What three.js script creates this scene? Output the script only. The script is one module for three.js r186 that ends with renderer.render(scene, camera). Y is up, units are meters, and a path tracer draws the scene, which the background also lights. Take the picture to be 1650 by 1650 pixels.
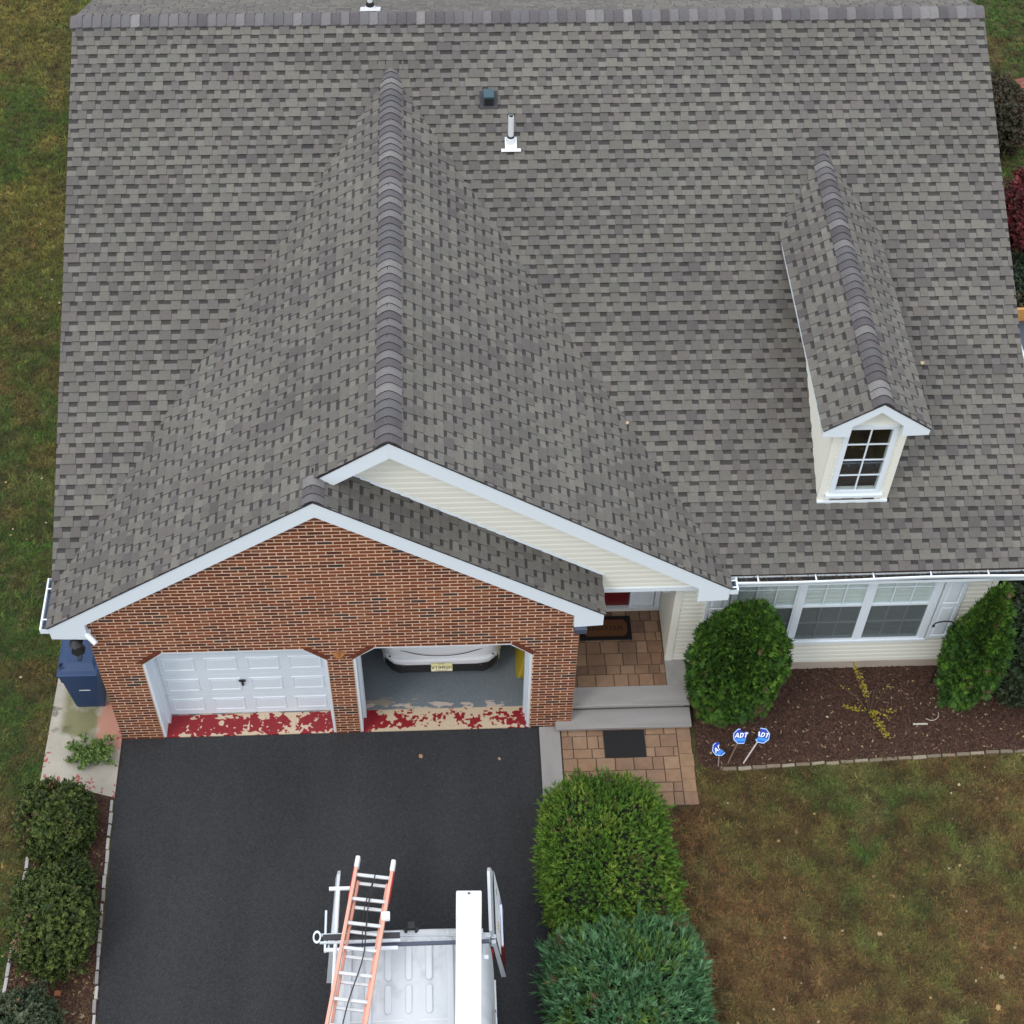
import * as THREE from 'three';
import { RoundedBoxGeometry } from 'three/addons/geometries/RoundedBoxGeometry.js';
import { mergeGeometries } from 'three/addons/utils/BufferGeometryUtils.js';

// ---------------------------------------------------------------- camera, sky, sun, exposure
const scene = new THREE.Scene();
const camera = new THREE.PerspectiveCamera(35.644, 1, 0.5, 400);
camera.position.set(4.7834, 20.1934, 11.8905);
camera.rotation.order = 'YXZ';
camera.rotation.set(-0.9023, -0.0641, 0.0274);
scene.add(camera);

const SKY = 1.72, SKW = 64, SKH = 32;
{ // overcast sky: brighter towards the zenith, cool white
  const d = new Float32Array(SKW * SKH * 4);
  for (let j = 0; j < SKH; j++) for (let i = 0; i < SKW; i++) {
    const el = ((j + 0.5) / SKH - 0.5) * Math.PI, s = Math.max(0, Math.sin(el)), L = SKY * (0.62 + 0.38 * s), k = (j * SKW + i) * 4;
    d[k] = L * 0.95; d[k + 1] = L * 0.99; d[k + 2] = L * 1.06; d[k + 3] = 1;
  }
  const t = new THREE.DataTexture(d, SKW, SKH, THREE.RGBAFormat, THREE.FloatType);
  t.mapping = THREE.EquirectangularReflectionMapping; t.magFilter = THREE.LinearFilter; t.minFilter = THREE.LinearFilter; t.needsUpdate = true;
  scene.background = t; scene.environment = t;
}
const sun = new THREE.DirectionalLight(new THREE.Color(1, 0.95, 0.87), 0.9);
sun.position.set(-9, 24, 10); sun.target.position.set(5, 0, -4);
sun.castShadow = true; sun.shadow.radius = 30; sun.shadow.mapSize.set(2048, 2048);
Object.assign(sun.shadow.camera, { left: -20, right: 20, top: 20, bottom: -20, near: 1, far: 80 });
scene.add(sun, sun.target);
const renderer = new THREE.WebGLRenderer({ antialias: true });
renderer.toneMapping = THREE.LinearToneMapping; renderer.toneMappingExposure = 1; renderer.shadowMap.enabled = true;

// ---------------------------------------------------------------- helpers
let seed = 1;
const setSeed = (s) => { seed = s >>> 0; };
function rnd() { seed = (seed + 0x6D2B79F5) | 0; let t = Math.imul(seed ^ (seed >>> 15), 1 | seed); t = (t + Math.imul(t ^ (t >>> 7), 61 | t)) ^ t; return ((t ^ (t >>> 14)) >>> 0) / 4294967296; }
const rr = (a, b) => a + (b - a) * rnd();
const pick = (a) => a[Math.floor(rnd() * a.length) % a.length];
const clamp = (x, a = 0, b = 1) => Math.min(b, Math.max(a, x)), mix = (a, b, t) => a + (b - a) * t;
const sstep = (a, b, x) => { const t = clamp((x - a) / (b - a)); return t * t * (3 - 2 * t); };
const hash = (x, y, s = 0) => { let h = Math.imul(x | 0, 374761393) ^ Math.imul(y | 0, 668265263) ^ Math.imul(s | 0, 2147483647 - 61); h = Math.imul(h ^ (h >>> 13), 1274126177); h ^= h >>> 16; h = Math.imul(h, 2246822519); return ((h ^ (h >>> 15)) >>> 0) / 4294967296; };
function vn(x, y, s = 0, per = 0) { // value noise, tileable when per > 0
  const xi = Math.floor(x), yi = Math.floor(y), fx = x - xi, fy = y - yi, u = fx * fx * (3 - 2 * fx), v = fy * fy * (3 - 2 * fy);
  const w = per ? (n) => ((n % per) + per) % per : (n) => n;
  const a = hash(w(xi), w(yi), s), b = hash(w(xi + 1), w(yi), s), c = hash(w(xi), w(yi + 1), s), d = hash(w(xi + 1), w(yi + 1), s);
  return mix(mix(a, b, u), mix(c, d, u), v);
}
const fbm = (x, y, s = 0, o = 4) => { let a = 0, k = 0.5, n = 0; for (let i = 0; i < o; i++) { a += k * vn(x, y, s + i); n += k; x *= 2.03; y *= 2.03; k *= 0.5; } return a / n; };
const mixc = (a, b, t) => [mix(a[0], b[0], t), mix(a[1], b[1], t), mix(a[2], b[2], t)];
const enc = (c) => Math.round(255 * clamp(c <= 0.0031308 ? c * 12.92 : 1.055 * Math.pow(c, 1 / 2.4) - 0.055));
const C = (r, g, b) => new THREE.Color().setRGB(r, g, b);
function tex(w, h, fn, srgb = true) { // fn(i, j) -> linear rgb (colour) or 0..1 grey (data)
  const d = new Uint8Array(w * h * 4);
  for (let j = 0; j < h; j++) for (let i = 0; i < w; i++) {
    const c = fn(i, j), k = (j * w + i) * 4;
    if (srgb) { d[k] = enc(c[0]); d[k + 1] = enc(c[1]); d[k + 2] = enc(c[2]); } else { d[k] = d[k + 1] = d[k + 2] = Math.round(255 * clamp(c)); }
    d[k + 3] = 255;
  }
  const t = new THREE.DataTexture(d, w, h); t.wrapS = t.wrapT = THREE.RepeatWrapping; t.magFilter = THREE.LinearFilter; t.minFilter = THREE.LinearMipmapLinearFilter; t.generateMipmaps = true;
  if (srgb) t.colorSpace = THREE.SRGBColorSpace; t.needsUpdate = true; return t;
}
const scaled = (t, metres) => { const c = t.clone(); c.repeat.set(1 / metres, 1 / metres); c.needsUpdate = true; return c; };
function std(c, rough = 0.7, extra = {}) { return new THREE.MeshStandardMaterial({ color: C(...c), roughness: rough, side: THREE.DoubleSide, ...extra }); }

class GB { // triangle soup with flat normals, box-projected uv in metres, optional vertex colours
  constructor() { this.p = []; this.c = []; }
  tri(a, b, c, col) { this.p.push(...a, ...b, ...c); if (col) for (let i = 0; i < 3; i++) this.c.push(...col); return this; }
  quad(a, b, c, d, col) { this.tri(a, b, c, col); this.tri(a, c, d, col); return this; }
  hex(v, col) { // v: 8 corners, 0-3 lower ring, 4-7 upper ring, both counter-clockwise seen from above
    this.quad(v[3], v[2], v[1], v[0], col); this.quad(v[4], v[5], v[6], v[7], col);
    for (let i = 0; i < 4; i++) { const j = (i + 1) % 4; this.quad(v[i], v[j], v[j + 4], v[i + 4], col); }
    return this;
  }
  box(x0, x1, y0, y1, z0, z1, col) { return this.hex([[x0, y0, z1], [x1, y0, z1], [x1, y0, z0], [x0, y0, z0], [x0, y1, z1], [x1, y1, z1], [x1, y1, z0], [x0, y1, z0]], col); }
  geo() {
    const g = new THREE.BufferGeometry(); g.setAttribute('position', new THREE.Float32BufferAttribute(this.p, 3));
    if (this.c.length) g.setAttribute('color', new THREE.Float32BufferAttribute(this.c, 3));
    g.computeVertexNormals(); return autoUV(g);
  }
}
function autoUV(g0) {
  const g = g0.index ? g0.toNonIndexed() : g0, p = g.attributes.position, n = p.count, uv = new Float32Array(n * 2);
  const a = new THREE.Vector3(), b = new THREE.Vector3(), c = new THREE.Vector3();
  for (let i = 0; i < n; i += 3) {
    a.fromBufferAttribute(p, i); b.fromBufferAttribute(p, i + 1); c.fromBufferAttribute(p, i + 2);
    const e = b.clone().sub(a).cross(c.clone().sub(a)), ax = Math.abs(e.x), ay = Math.abs(e.y), az = Math.abs(e.z);
    [a, b, c].forEach((v, k) => { const o = (i + k) * 2; if (ay >= ax && ay >= az) { uv[o] = v.x; uv[o + 1] = -v.z; } else if (az >= ax) { uv[o] = v.x; uv[o + 1] = v.y; } else { uv[o] = v.z; uv[o + 1] = v.y; } });
  }
  g.setAttribute('uv', new THREE.BufferAttribute(uv, 2)); return g;
}
const box = (x0, x1, y0, y1, z0, z1) => new GB().box(x0, x1, y0, y1, z0, z1).geo();
function rbox(w, h, d, r, x = 0, y = 0, z = 0) { const g = new RoundedBoxGeometry(w, h, d, 3, r); g.translate(x, y, z); return g; }
function extrZ(pts, z0, z1) { const s = new THREE.Shape(pts.map((p) => new THREE.Vector2(p[0], p[1]))); const g = new THREE.ExtrudeGeometry(s, { depth: z1 - z0, bevelEnabled: false }); g.translate(0, 0, z0); return autoUV(g); }
function extrX(pts, x0, x1) { const g = extrZ(pts.map(([z, y]) => [-z, y]), x0, x1); g.rotateY(Math.PI / 2); return autoUV(g); } // pts are [z, y]
function extrY(pts, y0, y1) { const g = extrZ(pts.map(([x, z]) => [x, -z]), y0, y1); g.rotateX(-Math.PI / 2); return autoUV(g); } // pts are [x, z]
function cyl(r0, r1, a, b, seg = 12) { // tapered cylinder from point a to b
  const A = new THREE.Vector3(...a), B = new THREE.Vector3(...b), d = B.clone().sub(A), g = new THREE.CylinderGeometry(r1, r0, d.length(), seg);
  g.applyQuaternion(new THREE.Quaternion().setFromUnitVectors(new THREE.Vector3(0, 1, 0), d.normalize())); g.translate((A.x + B.x) / 2, (A.y + B.y) / 2, (A.z + B.z) / 2); return g;
}
const tube = (pts, r, n = 24, seg = 8) => new THREE.TubeGeometry(new THREE.CatmullRomCurve3(pts.map((p) => new THREE.Vector3(...p))), n, r, seg);
function merge(...gs) { return mergeGeometries(gs.map((g) => { const h = g.index ? g.toNonIndexed() : g.clone(); for (const k of Object.keys(h.attributes)) if (!['position', 'normal', 'uv'].includes(k)) h.deleteAttribute(k); return h; })); }

const used = {};
const numbered = (n) => { used[n] = (used[n] ?? -1) + 1; return used[n] ? n + '_' + String(used[n]).padStart(3, '0') : n; };
function put(o, parent) { o.castShadow = o.receiveShadow = true; parent.add(o); return o; }
function part(name, geo, mat, parent, label) { const m = new THREE.Mesh(geo, mat); m.name = name; if (label) m.userData.label = label; return put(m, parent); }
function thing(name, label, category, pos = [0, 0, 0], group) { const g = new THREE.Group(); g.name = numbered(name); g.position.set(...pos); g.userData = { label, category }; if (group) g.userData.group = group; scene.add(g); return g; }
function single(name, geo, mat, label, category, group) { const m = new THREE.Mesh(geo, mat); m.name = numbered(name); m.userData = { label, category }; if (group) m.userData.group = group; return put(m, scene); }
function struct(name, geo, mat, label, category) { const m = new THREE.Mesh(geo, mat); m.name = numbered(name); m.userData = { kind: 'structure', label, category }; return put(m, scene); }
function instanced(name, geo, mat, list, parent) { // list of {p, q, s, c}
  const im = new THREE.InstancedMesh(geo, mat, list.length), m4 = new THREE.Matrix4(), S = new THREE.Vector3();
  list.forEach((o, i) => { typeof o.s === 'number' ? S.setScalar(o.s) : S.set(...o.s); im.setMatrixAt(i, m4.compose(o.p, o.q, S)); im.setColorAt(i, C(...o.c)); });
  im.name = name; im.userData.kind = 'stuff'; return put(im, parent);
}

// ---------------------------------------------------------------- measured house dimensions (metres)
const W = 6.5, D1 = 0.603, D2 = 3.084, D3 = 3.44, D4 = 5.879, HC = 1.954, HD = 2.228;
const XL = -0.4225, YE = 3.039, SG = 0.687, X1 = 3.1815, Y1 = YE + SG * (X1 - XL), XR1 = 2 * X1 - XL, ZF1 = 0.104;
const X2 = 4.099, Y2 = YE + SG * (X2 - XL), XR2 = 8.496, SGR = (Y2 - YE) / (XR2 - X2), ZF2 = -0.255, ZS = -0.55;
const ZE = -0.497, ZR = -8.1, YR = 6.508, SM = (YR - YE) / (ZE - ZR), XLM = -0.4526, XRM = 12.804;
const DX = 10.234, DY = 5.575, DZ = -1.204, DH = 0.684, DS = 0.7165, DWZ = -1.394, DWW = 0.917, DYE = DY - DS * DH;
const ZW = -0.9, FY = 0.36; // right-hand front wall, porch floor height
const mainY = (z) => YE + SM * (ZE - z), mainZ = (y) => ZE - (y - YE) / SM;

// ---------------------------------------------------------------- materials
const T = 256;
const grainTex = tex(T, T, (i, j) => { const v = 0.62 + 0.5 * hash(i, j, 3) + 0.28 * vn(i / 5.12, j / 5.12, 5, 50) - 0.02; return [v, v * 0.995, v * 0.98]; });
const grainBump = tex(T, T, (i, j) => hash(i, j, 8) * 0.6 + vn(i / 3, j / 3, 9, 0) * 0.4, false);
const shingleMat = new THREE.MeshStandardMaterial({ color: C(1, 1, 1), vertexColors: true, map: scaled(grainTex, 0.9), bumpMap: scaled(grainBump, 0.5), bumpScale: 0.002, roughness: 0.94, side: THREE.DoubleSide });
const brickMat = new THREE.MeshStandardMaterial({ color: C(1, 1, 1), vertexColors: true, map: scaled(grainTex, 0.6), bumpMap: scaled(grainBump, 0.4), bumpScale: 0.002, roughness: 0.88, side: THREE.DoubleSide });
const mottle = (a, b, s, f = 24, amt = 1) => tex(T, T, (i, j) => mixc(a, b, clamp(amt * (0.6 * vn(i / f, j / f, s, Math.round(T / f) || 1) + 0.4 * hash(i, j, s + 4)))));
const M = {
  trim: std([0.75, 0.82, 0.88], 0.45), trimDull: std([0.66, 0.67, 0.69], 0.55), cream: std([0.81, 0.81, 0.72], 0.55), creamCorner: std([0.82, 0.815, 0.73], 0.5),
  mortar: std([1, 1, 1], 0.95, { map: scaled(mottle([0.55, 0.37, 0.25], [0.8, 0.58, 0.42], 21, 10), 0.6) }),
  deck: std([0.055, 0.034, 0.022], 0.9), charcoal: std([0.03, 0.03, 0.035], 0.6), dark: std([0.02, 0.02, 0.022], 0.6), black: std([0.012, 0.012, 0.014], 0.5),
  inner: std([0.35, 0.33, 0.3], 0.9), riser: std([0.17, 0.15, 0.135], 0.95), floorWood: std([0.16, 0.09, 0.05], 0.6),  // riser: stone colour darkened for the shade under the treads
  foundation: std([1, 1, 1], 0.95, { map: scaled(mottle([0.36, 0.29, 0.23], [0.5, 0.43, 0.36], 31, 32), 1.2) }),
  glass: new THREE.MeshPhysicalMaterial({ color: C(0.9, 0.94, 0.96), roughness: 0.03, transmission: 1, thickness: 0, ior: 1.5, side: THREE.DoubleSide }),
  screen: std([0.045, 0.05, 0.06], 0.9, { transparent: true, opacity: 0.36 }),
  blind: std([0.5, 0.54, 0.57], 0.7), redDoor: std([0.13, 0.008, 0.012], 0.4), metal: std([0.6, 0.61, 0.62], 0.35, { metalness: 0.6 }),
  navy: std([0.01, 0.038, 0.118], 0.42), navyDark: std([0.008, 0.012, 0.03], 0.5), rubber: std([0.012, 0.012, 0.012], 0.85), rust: std([0.3, 0.12, 0.035], 0.8),
  slate: std([0.06, 0.075, 0.11], 0.5), vent: std([0.035, 0.075, 0.1], 0.55), pvc: std([0.7, 0.72, 0.74], 0.45),
  carWhite: new THREE.MeshPhysicalMaterial({ color: C(0.74, 0.75, 0.77), roughness: 0.35, clearcoat: 1, clearcoatRoughness: 0.05, side: THREE.DoubleSide }),
  vanWhite: new THREE.MeshPhysicalMaterial({ color: C(0.57, 0.605, 0.64), roughness: 0.45, clearcoat: 0.25, clearcoatRoughness: 0.2, side: THREE.DoubleSide }),
  orange: std([0.72, 0.36, 0.27], 0.55), redPlastic: std([0.5, 0.02, 0.02], 0.35), yellow: std([0.5, 0.36, 0.02], 0.5), tailRed: std([0.3, 0.006, 0.01], 0.2),
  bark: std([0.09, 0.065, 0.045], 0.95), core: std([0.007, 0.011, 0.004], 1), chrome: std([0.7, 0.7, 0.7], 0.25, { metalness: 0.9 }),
  carGlass: std([0.02, 0.022, 0.025], 0.06),
};

// ---------------------------------------------------------------- ground
function lawnColour(x, z) { // dry and green patches of turf
  const n1 = fbm(x * 0.55 + 3, z * 0.55 + 9, 40, 4), n2 = fbm(x * 1.7, z * 1.7, 50, 3), n3 = fbm(x * 0.18, z * 0.18, 60, 2);
  const dry = [0.175, 0.105, 0.04], green = [0.045, 0.105, 0.014], olive = [0.135, 0.105, 0.032], straw = [0.24, 0.185, 0.07];
  const left = sstep(2, -1, x), back = sstep(-1, -4, z) * sstep(4, 12, x);  // back: darker green turf, standing in for the shade right of the house
  let c = mixc(dry, olive, sstep(0.35, 0.6, n1));
  c = mixc(c, green, 0.9 * sstep(0.53 - 0.2 * left - 0.26 * back, 0.68 - 0.16 * left - 0.26 * back, 0.4 * n1 + 0.6 * n2));
  c = mixc(c, straw, 0.55 * sstep(0.56, 0.74, n2) * (1 - back));
  const n4 = fbm(x * 6.5, z * 6.5, 65, 3), n5 = vn(x * 17, z * 17, 68), lum = 0.5 + 0.95 * n4 + 0.42 * (n5 - 0.5); c = mixc(c, green, 0.35 * sstep(0.57, 0.77, n4) + 0.36 * left); c = mixc(c, [0.1, 0.055, 0.022], 0.6 * sstep(0.48, 0.3, n4) * (1 - 0.6 * left)); c = c.map((k) => k * lum * 0.95);
  const yl = left * sstep(-7, -12, z) * sstep(0.36, 0.6, n3 * 0.5 + n2 * 0.5);
  return mixc(c, [0.2, 0.155, 0.035].map((k) => k * lum), yl * 0.6);
}
{
  const N = 1024, S = 20; // base sheet of thatch and soil, 20 m repeat
  const t = tex(N, N, (i, j) => { const p = N / 8, a = vn(i / 8, j / 8, 70, p), b = vn(i / 2.67, j / 2.67, 71, 384), e = hash(i, j, 72); return mixc([0.028, 0.03, 0.01], [0.1, 0.085, 0.03], clamp(0.35 * a + 0.4 * b + 0.35 * e)); });
  const g = new THREE.PlaneGeometry(240, 240); g.rotateX(-Math.PI / 2);
  struct('ground', autoUV(g), std([1, 1, 1], 1, { map: scaled(t, S) }), 'soil and thatch under the lawn around the house', 'ground');
}
// driveway
{
  const N = 1024, P = 6.2;
  const t = tex(N, N, (i, j) => {
    const e = hash(i, j, 80), b = vn(i / 3.2, j / 3.2, 81, 320), a = fbm(i / 180, j / 180, 82, 3);
    const tr = fbm(i / 70, j / 400, 84, 3); let v = 0.0155 + 0.0135 * b + 0.009 * e + 0.011 * (a - 0.5) + 0.009 * (tr - 0.5); if (e > 0.975) v += 0.07 * hash(i, j, 83); return [v * 0.96, v * 0.985, v * 1.1];
  });
  const edge = (x, s) => { const o = []; for (let k = 0; k <= 44; k++) { const z = -0.004 + (13 * k) / 44; o.push([x(z) + 0.018 * (vn(z * 3.1, s, 5) - 0.5), z]); } return o; };
  const L = edge((z) => 0.005 + 0.034 * Math.max(0, z - 1), 1), R = edge(() => 6.02, 9).reverse();
  struct('driveway', extrY([...L, ...R], -0.05, 0.012), std([1, 1, 1], 0.92, { map: scaled(t, P), bumpMap: scaled(grainBump, 0.7), bumpScale: 0.004 }), 'dark sealed asphalt driveway in front of the garage', 'driveway');
}
// concrete pad beside the garage with flaking red paint
{
  const N = 512, x0 = -1.2, z0 = -2.2, S = 3.4;
  const t = tex(N, N, (i, j) => {
    const x = x0 + (i / N) * S, z = z0 + (1 - j / N) * S;
    let c = mixc([0.3, 0.27, 0.22], [0.47, 0.44, 0.38], clamp(0.65 * fbm(x * 5, z * 5, 90) + 0.35 * hash(i, j, 91)));
    const mo = fbm(x * 3, z * 3, 93); c = mixc(c, [0.15, 0.15, 0.055], 0.85 * sstep(0.3, 0.5, mo) * sstep(0.15, -0.1, z + 0.3 * (mo - 0.5)) * sstep(-0.98, -0.82, x) * sstep(-0.3, -0.42, x)); // moss film
    c = mixc(c, [0.06, 0.055, 0.04], 0.7 * sstep(0.55, 0.68, fbm(x * 6, z * 6, 99)) * sstep(-0.7, -0.85, x) * sstep(0, -0.3, z));
    c = mixc(c, [0.47, 0.2, 0.14], 0.8 * sstep(-0.42, -0.34, x + 0.12 * (fbm(x * 6, z * 6, 94) - 0.5)) * sstep(0.2, 0.05, z + 0.4 * (fbm(x * 7, z * 7, 96) - 0.5)) * sstep(-0.66, -0.6, z)); // worn pink wash
    const fl = 0.4 * fbm(x * 7, z * 7, 95, 2) + 0.6 * fbm(x * 30, z * 30, 98, 2), rim = Math.max(sstep(-0.16, -0.03, x) * sstep(0.35, -0.1, Math.abs(z - 0.02)), sstep(0.62, 0.8, z - 0.24 * x) * 0.8, sstep(-0.9, -1.05, x) * sstep(-0.3, 0.0, z) * 0.75);
    return mixc(c, [0.33, 0.025, 0.03], 0.8 * sstep(0.74 - 0.17 * rim, 0.77 - 0.17 * rim, fl) * sstep(0.2, 0.5, rim));
  });
  t.repeat.set(1 / S, 1 / S); t.offset.set(-x0 / S, 1 + z0 / S);
  struct('concrete_pad', extrY([[-1.03, -2.1], [-1.06, -0.6], [-1.08, 0.66], [-0.5, 0.8], [-0.005, 0.95], [-0.005, 0.02], [-0.012, -2.1]], -0.04, 0.035), std([1, 1, 1], 0.93, { map: t }), 'pale concrete pad with red paint flakes beside the garage', 'concrete pad');
}
// mulch beds
const mulchT = tex(512, 512, (i, j) => mixc([0.026, 0.012, 0.009], [0.105, 0.048, 0.034], clamp(0.5 * vn(i / 4, j / 4, 100, 128) + 0.5 * hash(i, j, 101))));
const mulchMat = std([1, 1, 1], 1, { map: scaled(mulchT, 3.1) });
const BEDR = [[8.3, ZW + 0.02], [15.5, ZW + 0.02], [15.5, 0.55], [13.1, 0.62], [10.78, 0.71], [9.41, 0.76], [8.5, 0.8], [8.3, 0.7]];
const BEDL = [[-1.06, 0.7], [-0.5, 0.83], [-0.04, 0.97], [0.02, 2.5], [0.12, 4.3], [0.22, 7], [-1.1, 7], [-1.1, 1.8]];
struct('mulch_bed', extrY(BEDR, -0.03, 0.02), mulchMat, 'dark brown mulch bed under the front windows', 'mulch bed');
struct('mulch_bed', extrY(BEDL, -0.03, 0.022), mulchMat, 'narrow mulch bed between the left lawn and the driveway', 'mulch bed');
const inPoly = (x, z, P) => { let c = false; for (let i = 0, j = P.length - 1; i < P.length; j = i++) if ((P[i][1] > z) !== (P[j][1] > z) && x < ((P[j][0] - P[i][0]) * (z - P[i][1])) / (P[j][1] - P[i][1]) + P[i][0]) c = !c; return c; };
{ // loose chips
  setSeed(11); const list = [], e = new THREE.Euler();
  for (const [B, n, x0, x1, z0, z1] of [[BEDR, 15000, 8.3, 14.2, -0.9, 0.8], [BEDL, 11000, -1.1, 0.25, 0.7, 7]]) for (let k = 0; k < n; k++) {
    const x = rr(x0, x1), z = rr(z0, z1); if (!inPoly(x, z, B)) continue;
    const v = rr(0.35, 1.25), pale = rnd() < 0.02, dry = B === BEDL ? fbm(x * 1.5, z * 1.5, 7) * sstep(3, 4, z) : 0;
    list.push({ p: new THREE.Vector3(x, 0.024 + rnd() * 0.012, z), q: new THREE.Quaternion().setFromEuler(e.set(rr(-0.5, 0.5), rr(0, 6.3), rr(-0.5, 0.5))), s: [rr(0.5, 1.5), 1, rr(0.6, 1.3)], c: pale ? [0.3, 0.22, 0.14] : mixc([0.092 * v, 0.047 * v, 0.032 * v], [0.16 * v, 0.1 * v, 0.045 * v], dry) });
  }
  const im = instanced('mulch_chips', box(-0.022, 0.022, -0.004, 0.004, -0.007, 0.007), std([1, 1, 1], 1), list, scene);
  im.userData = { kind: 'stuff', label: 'loose wood chips lying over the mulch beds', category: 'mulch' };
}
// grass
const bladeTuft = (() => { const b = new GB(); setSeed(21); for (let k = 0; k < 8; k++) { const a = rr(0, 6.28), l = rr(0.025, 0.07), o = rr(0, 0.025), w = 0.005, x = Math.cos(a), z = Math.sin(a), h = rr(0.018, 0.05); b.tri([x * o - z * w, 0, z * o + x * w], [x * o + z * w, 0, z * o - x * w], [x * (o + l), h, z * (o + l)]); } return b.geo(); })();
{
  setSeed(22); const list = [], e = new THREE.Euler();
  const areas = [[-6, 0, -20, 7, 92000], [8.2, 14.6, 0.66, 7.5, 56000], [6.1, 8.3, 1.3, 7.5, 10000], [12.5, 19, -20, -1, 53000]];
  const ok = (x, z) => !inPoly(x, z, BEDR) && !inPoly(x, z, BEDL) && !(x > 6 && x < 8.23 && z < 1.35) && !(x < 8.32 && z < 0.8 && x > 6) && !(x > -1.09 && x < 6.1 && z > -2.1) && !(x < -1.0 && x + 0.45 * (z + 21) < -6.4) && !(x > 13 && x < 15.4 && z > -0.9 && z < 0.6);
  for (const [x0, x1, z0, z1, n] of areas) for (let k = 0; k < n; k++) {
    const x = rr(x0, x1), z = rr(z0, z1); if (!ok(x, z)) continue;
    const c = lawnColour(x, z), v = 0.35 + 1.5 * rnd() * rnd() + 0.4 * rnd(), y = rr(-0.2, 0.3);
    list.push({ p: new THREE.Vector3(x, 0.001, z), q: new THREE.Quaternion().setFromEuler(e.set(0, rr(0, 6.3), 0)), s: rr(0.8, 1.6), c: [c[0] * v * (1 + y), c[1] * v, c[2] * v] });
  }
  const im = instanced('grass', bladeTuft, std([1, 1, 1], 0.9), list, scene);
  im.userData = { kind: 'stuff', label: 'patchy green and brown lawn grass around the house', category: 'grass' };
}
// paved walk, its kerb, porch and steps
const paverMats = [[0.29, 0.18, 0.115], [0.32, 0.205, 0.13], [0.255, 0.155, 0.1], [0.3, 0.185, 0.11]].map((c, k) => std([1, 1, 1], 0.9, { map: scaled(mottle(c.map((v) => v * 0.82), c.map((v) => v * 1.14), 110 + k, 20), 0.8) }));
const shadedPaverMats = [[0.22, 0.125, 0.077], [0.27, 0.165, 0.1], [0.155, 0.09, 0.06], [0.235, 0.14, 0.085], [0.19, 0.113, 0.072], [0.29, 0.18, 0.113]].map((c, k) => std([1, 1, 1], 0.9, { map: scaled(mottle(c.map((v) => v * 0.8), c.map((v) => v * 1.15), 120 + k, 20), 0.8) }));  // walk paver tones, mixed and darkened for the shade under the porch roof
const limeMat = std([1, 1, 1], 0.9, { map: scaled(mottle([0.25, 0.24, 0.235], [0.38, 0.365, 0.35], 130, 42), 2.2) });
const joint = std([0.09, 0.07, 0.05], 1);
function pavers(parent, x0, x1, z0, z1, y, mats, s) { // ashlar pattern of three sizes
  setSeed(s); const rows = []; let z = z1; let r = 0;
  while (z > z0 + 0.05) { const d = [0.21, 0.155, 0.21][r++ % 3], za = Math.max(z0, z - d); let x = x0 + (r % 2 ? -0.11 : 0);
    while (x < x1 - 0.02) { const w = pick([0.21, 0.27, 0.16, 0.27]), a = Math.max(x, x0), b = Math.min(x + w, x1); if (b - a > 0.03) { const h = rr(-0.003, 0.003), g = 0.004; part('paver', new GB().hex([[a + g, y - 0.03, z - g], [b - g, y - 0.03, z - g], [b - g, y - 0.03, za + g], [a + g, y - 0.03, za + g], [a + g + 0.003, y + h, z - g - 0.003], [b - g - 0.003, y + h, z - g - 0.003], [b - g - 0.003, y + h, za + g + 0.003], [a + g + 0.003, y + h, za + g + 0.003]]).geo(), pick(mats), parent); } x += w; }
    z = za; }
}
const walk = struct('front_walk', box(6.33, 8.22, -0.03, 0.028, 0.06, 1.34), joint, 'tan paver walk leading to the front steps', 'walk');
pavers(walk, 6.34, 8.02, 0.065, 1.335, 0.042, paverMats, 31);
setSeed(33); for (let z = 1.335; z > 0.1; z -= 0.205) part('paver', box(8.026, 8.22 + rr(-0.008, 0.008), 0, 0.042 + rr(-0.003, 0.003), Math.max(0.065, z - 0.2), z), pick(paverMats), walk);
part('kerb_slab', rbox(0.3, 0.09, 1.2, 0.008, 6.175, 0.02, 0.615), limeMat, walk, 'pale stone kerb along the driveway edge');
const porch = struct('porch', box(6.5, 7.93, 0, FY - 0.012, -1.86, -0.44), joint, 'covered paver porch in front of the red door', 'porch');
pavers(porch, 6.51, 7.92, -1.85, -0.45, FY, shadedPaverMats, 35);
part('tread', rbox(1.73, 0.06, 0.33, 0.01, 7.36, FY - 0.028, -0.29), limeMat, porch); part('tread', rbox(0.31, 0.06, 0.5, 0.01, 8.078, FY - 0.029, -0.7), limeMat, porch);
part('riser', box(6.51, 8.17, 0, FY - 0.06, -0.46, -0.2), M.riser, porch); part('riser', box(7.935, 8.19, 0, FY - 0.06, -0.93, -0.462), M.foundation, porch);
part('tread', rbox(1.98, 0.06, 0.32, 0.01, 7.25, 0.142, -0.03), limeMat, porch); part('riser', box(6.3, 8.17, 0, 0.112, -0.158, 0.07), M.riser, porch);

// ---------------------------------------------------------------- house shell
const house = thing('house', 'house with grey shingle roof, brick garage gable and cream siding', 'house');
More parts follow.
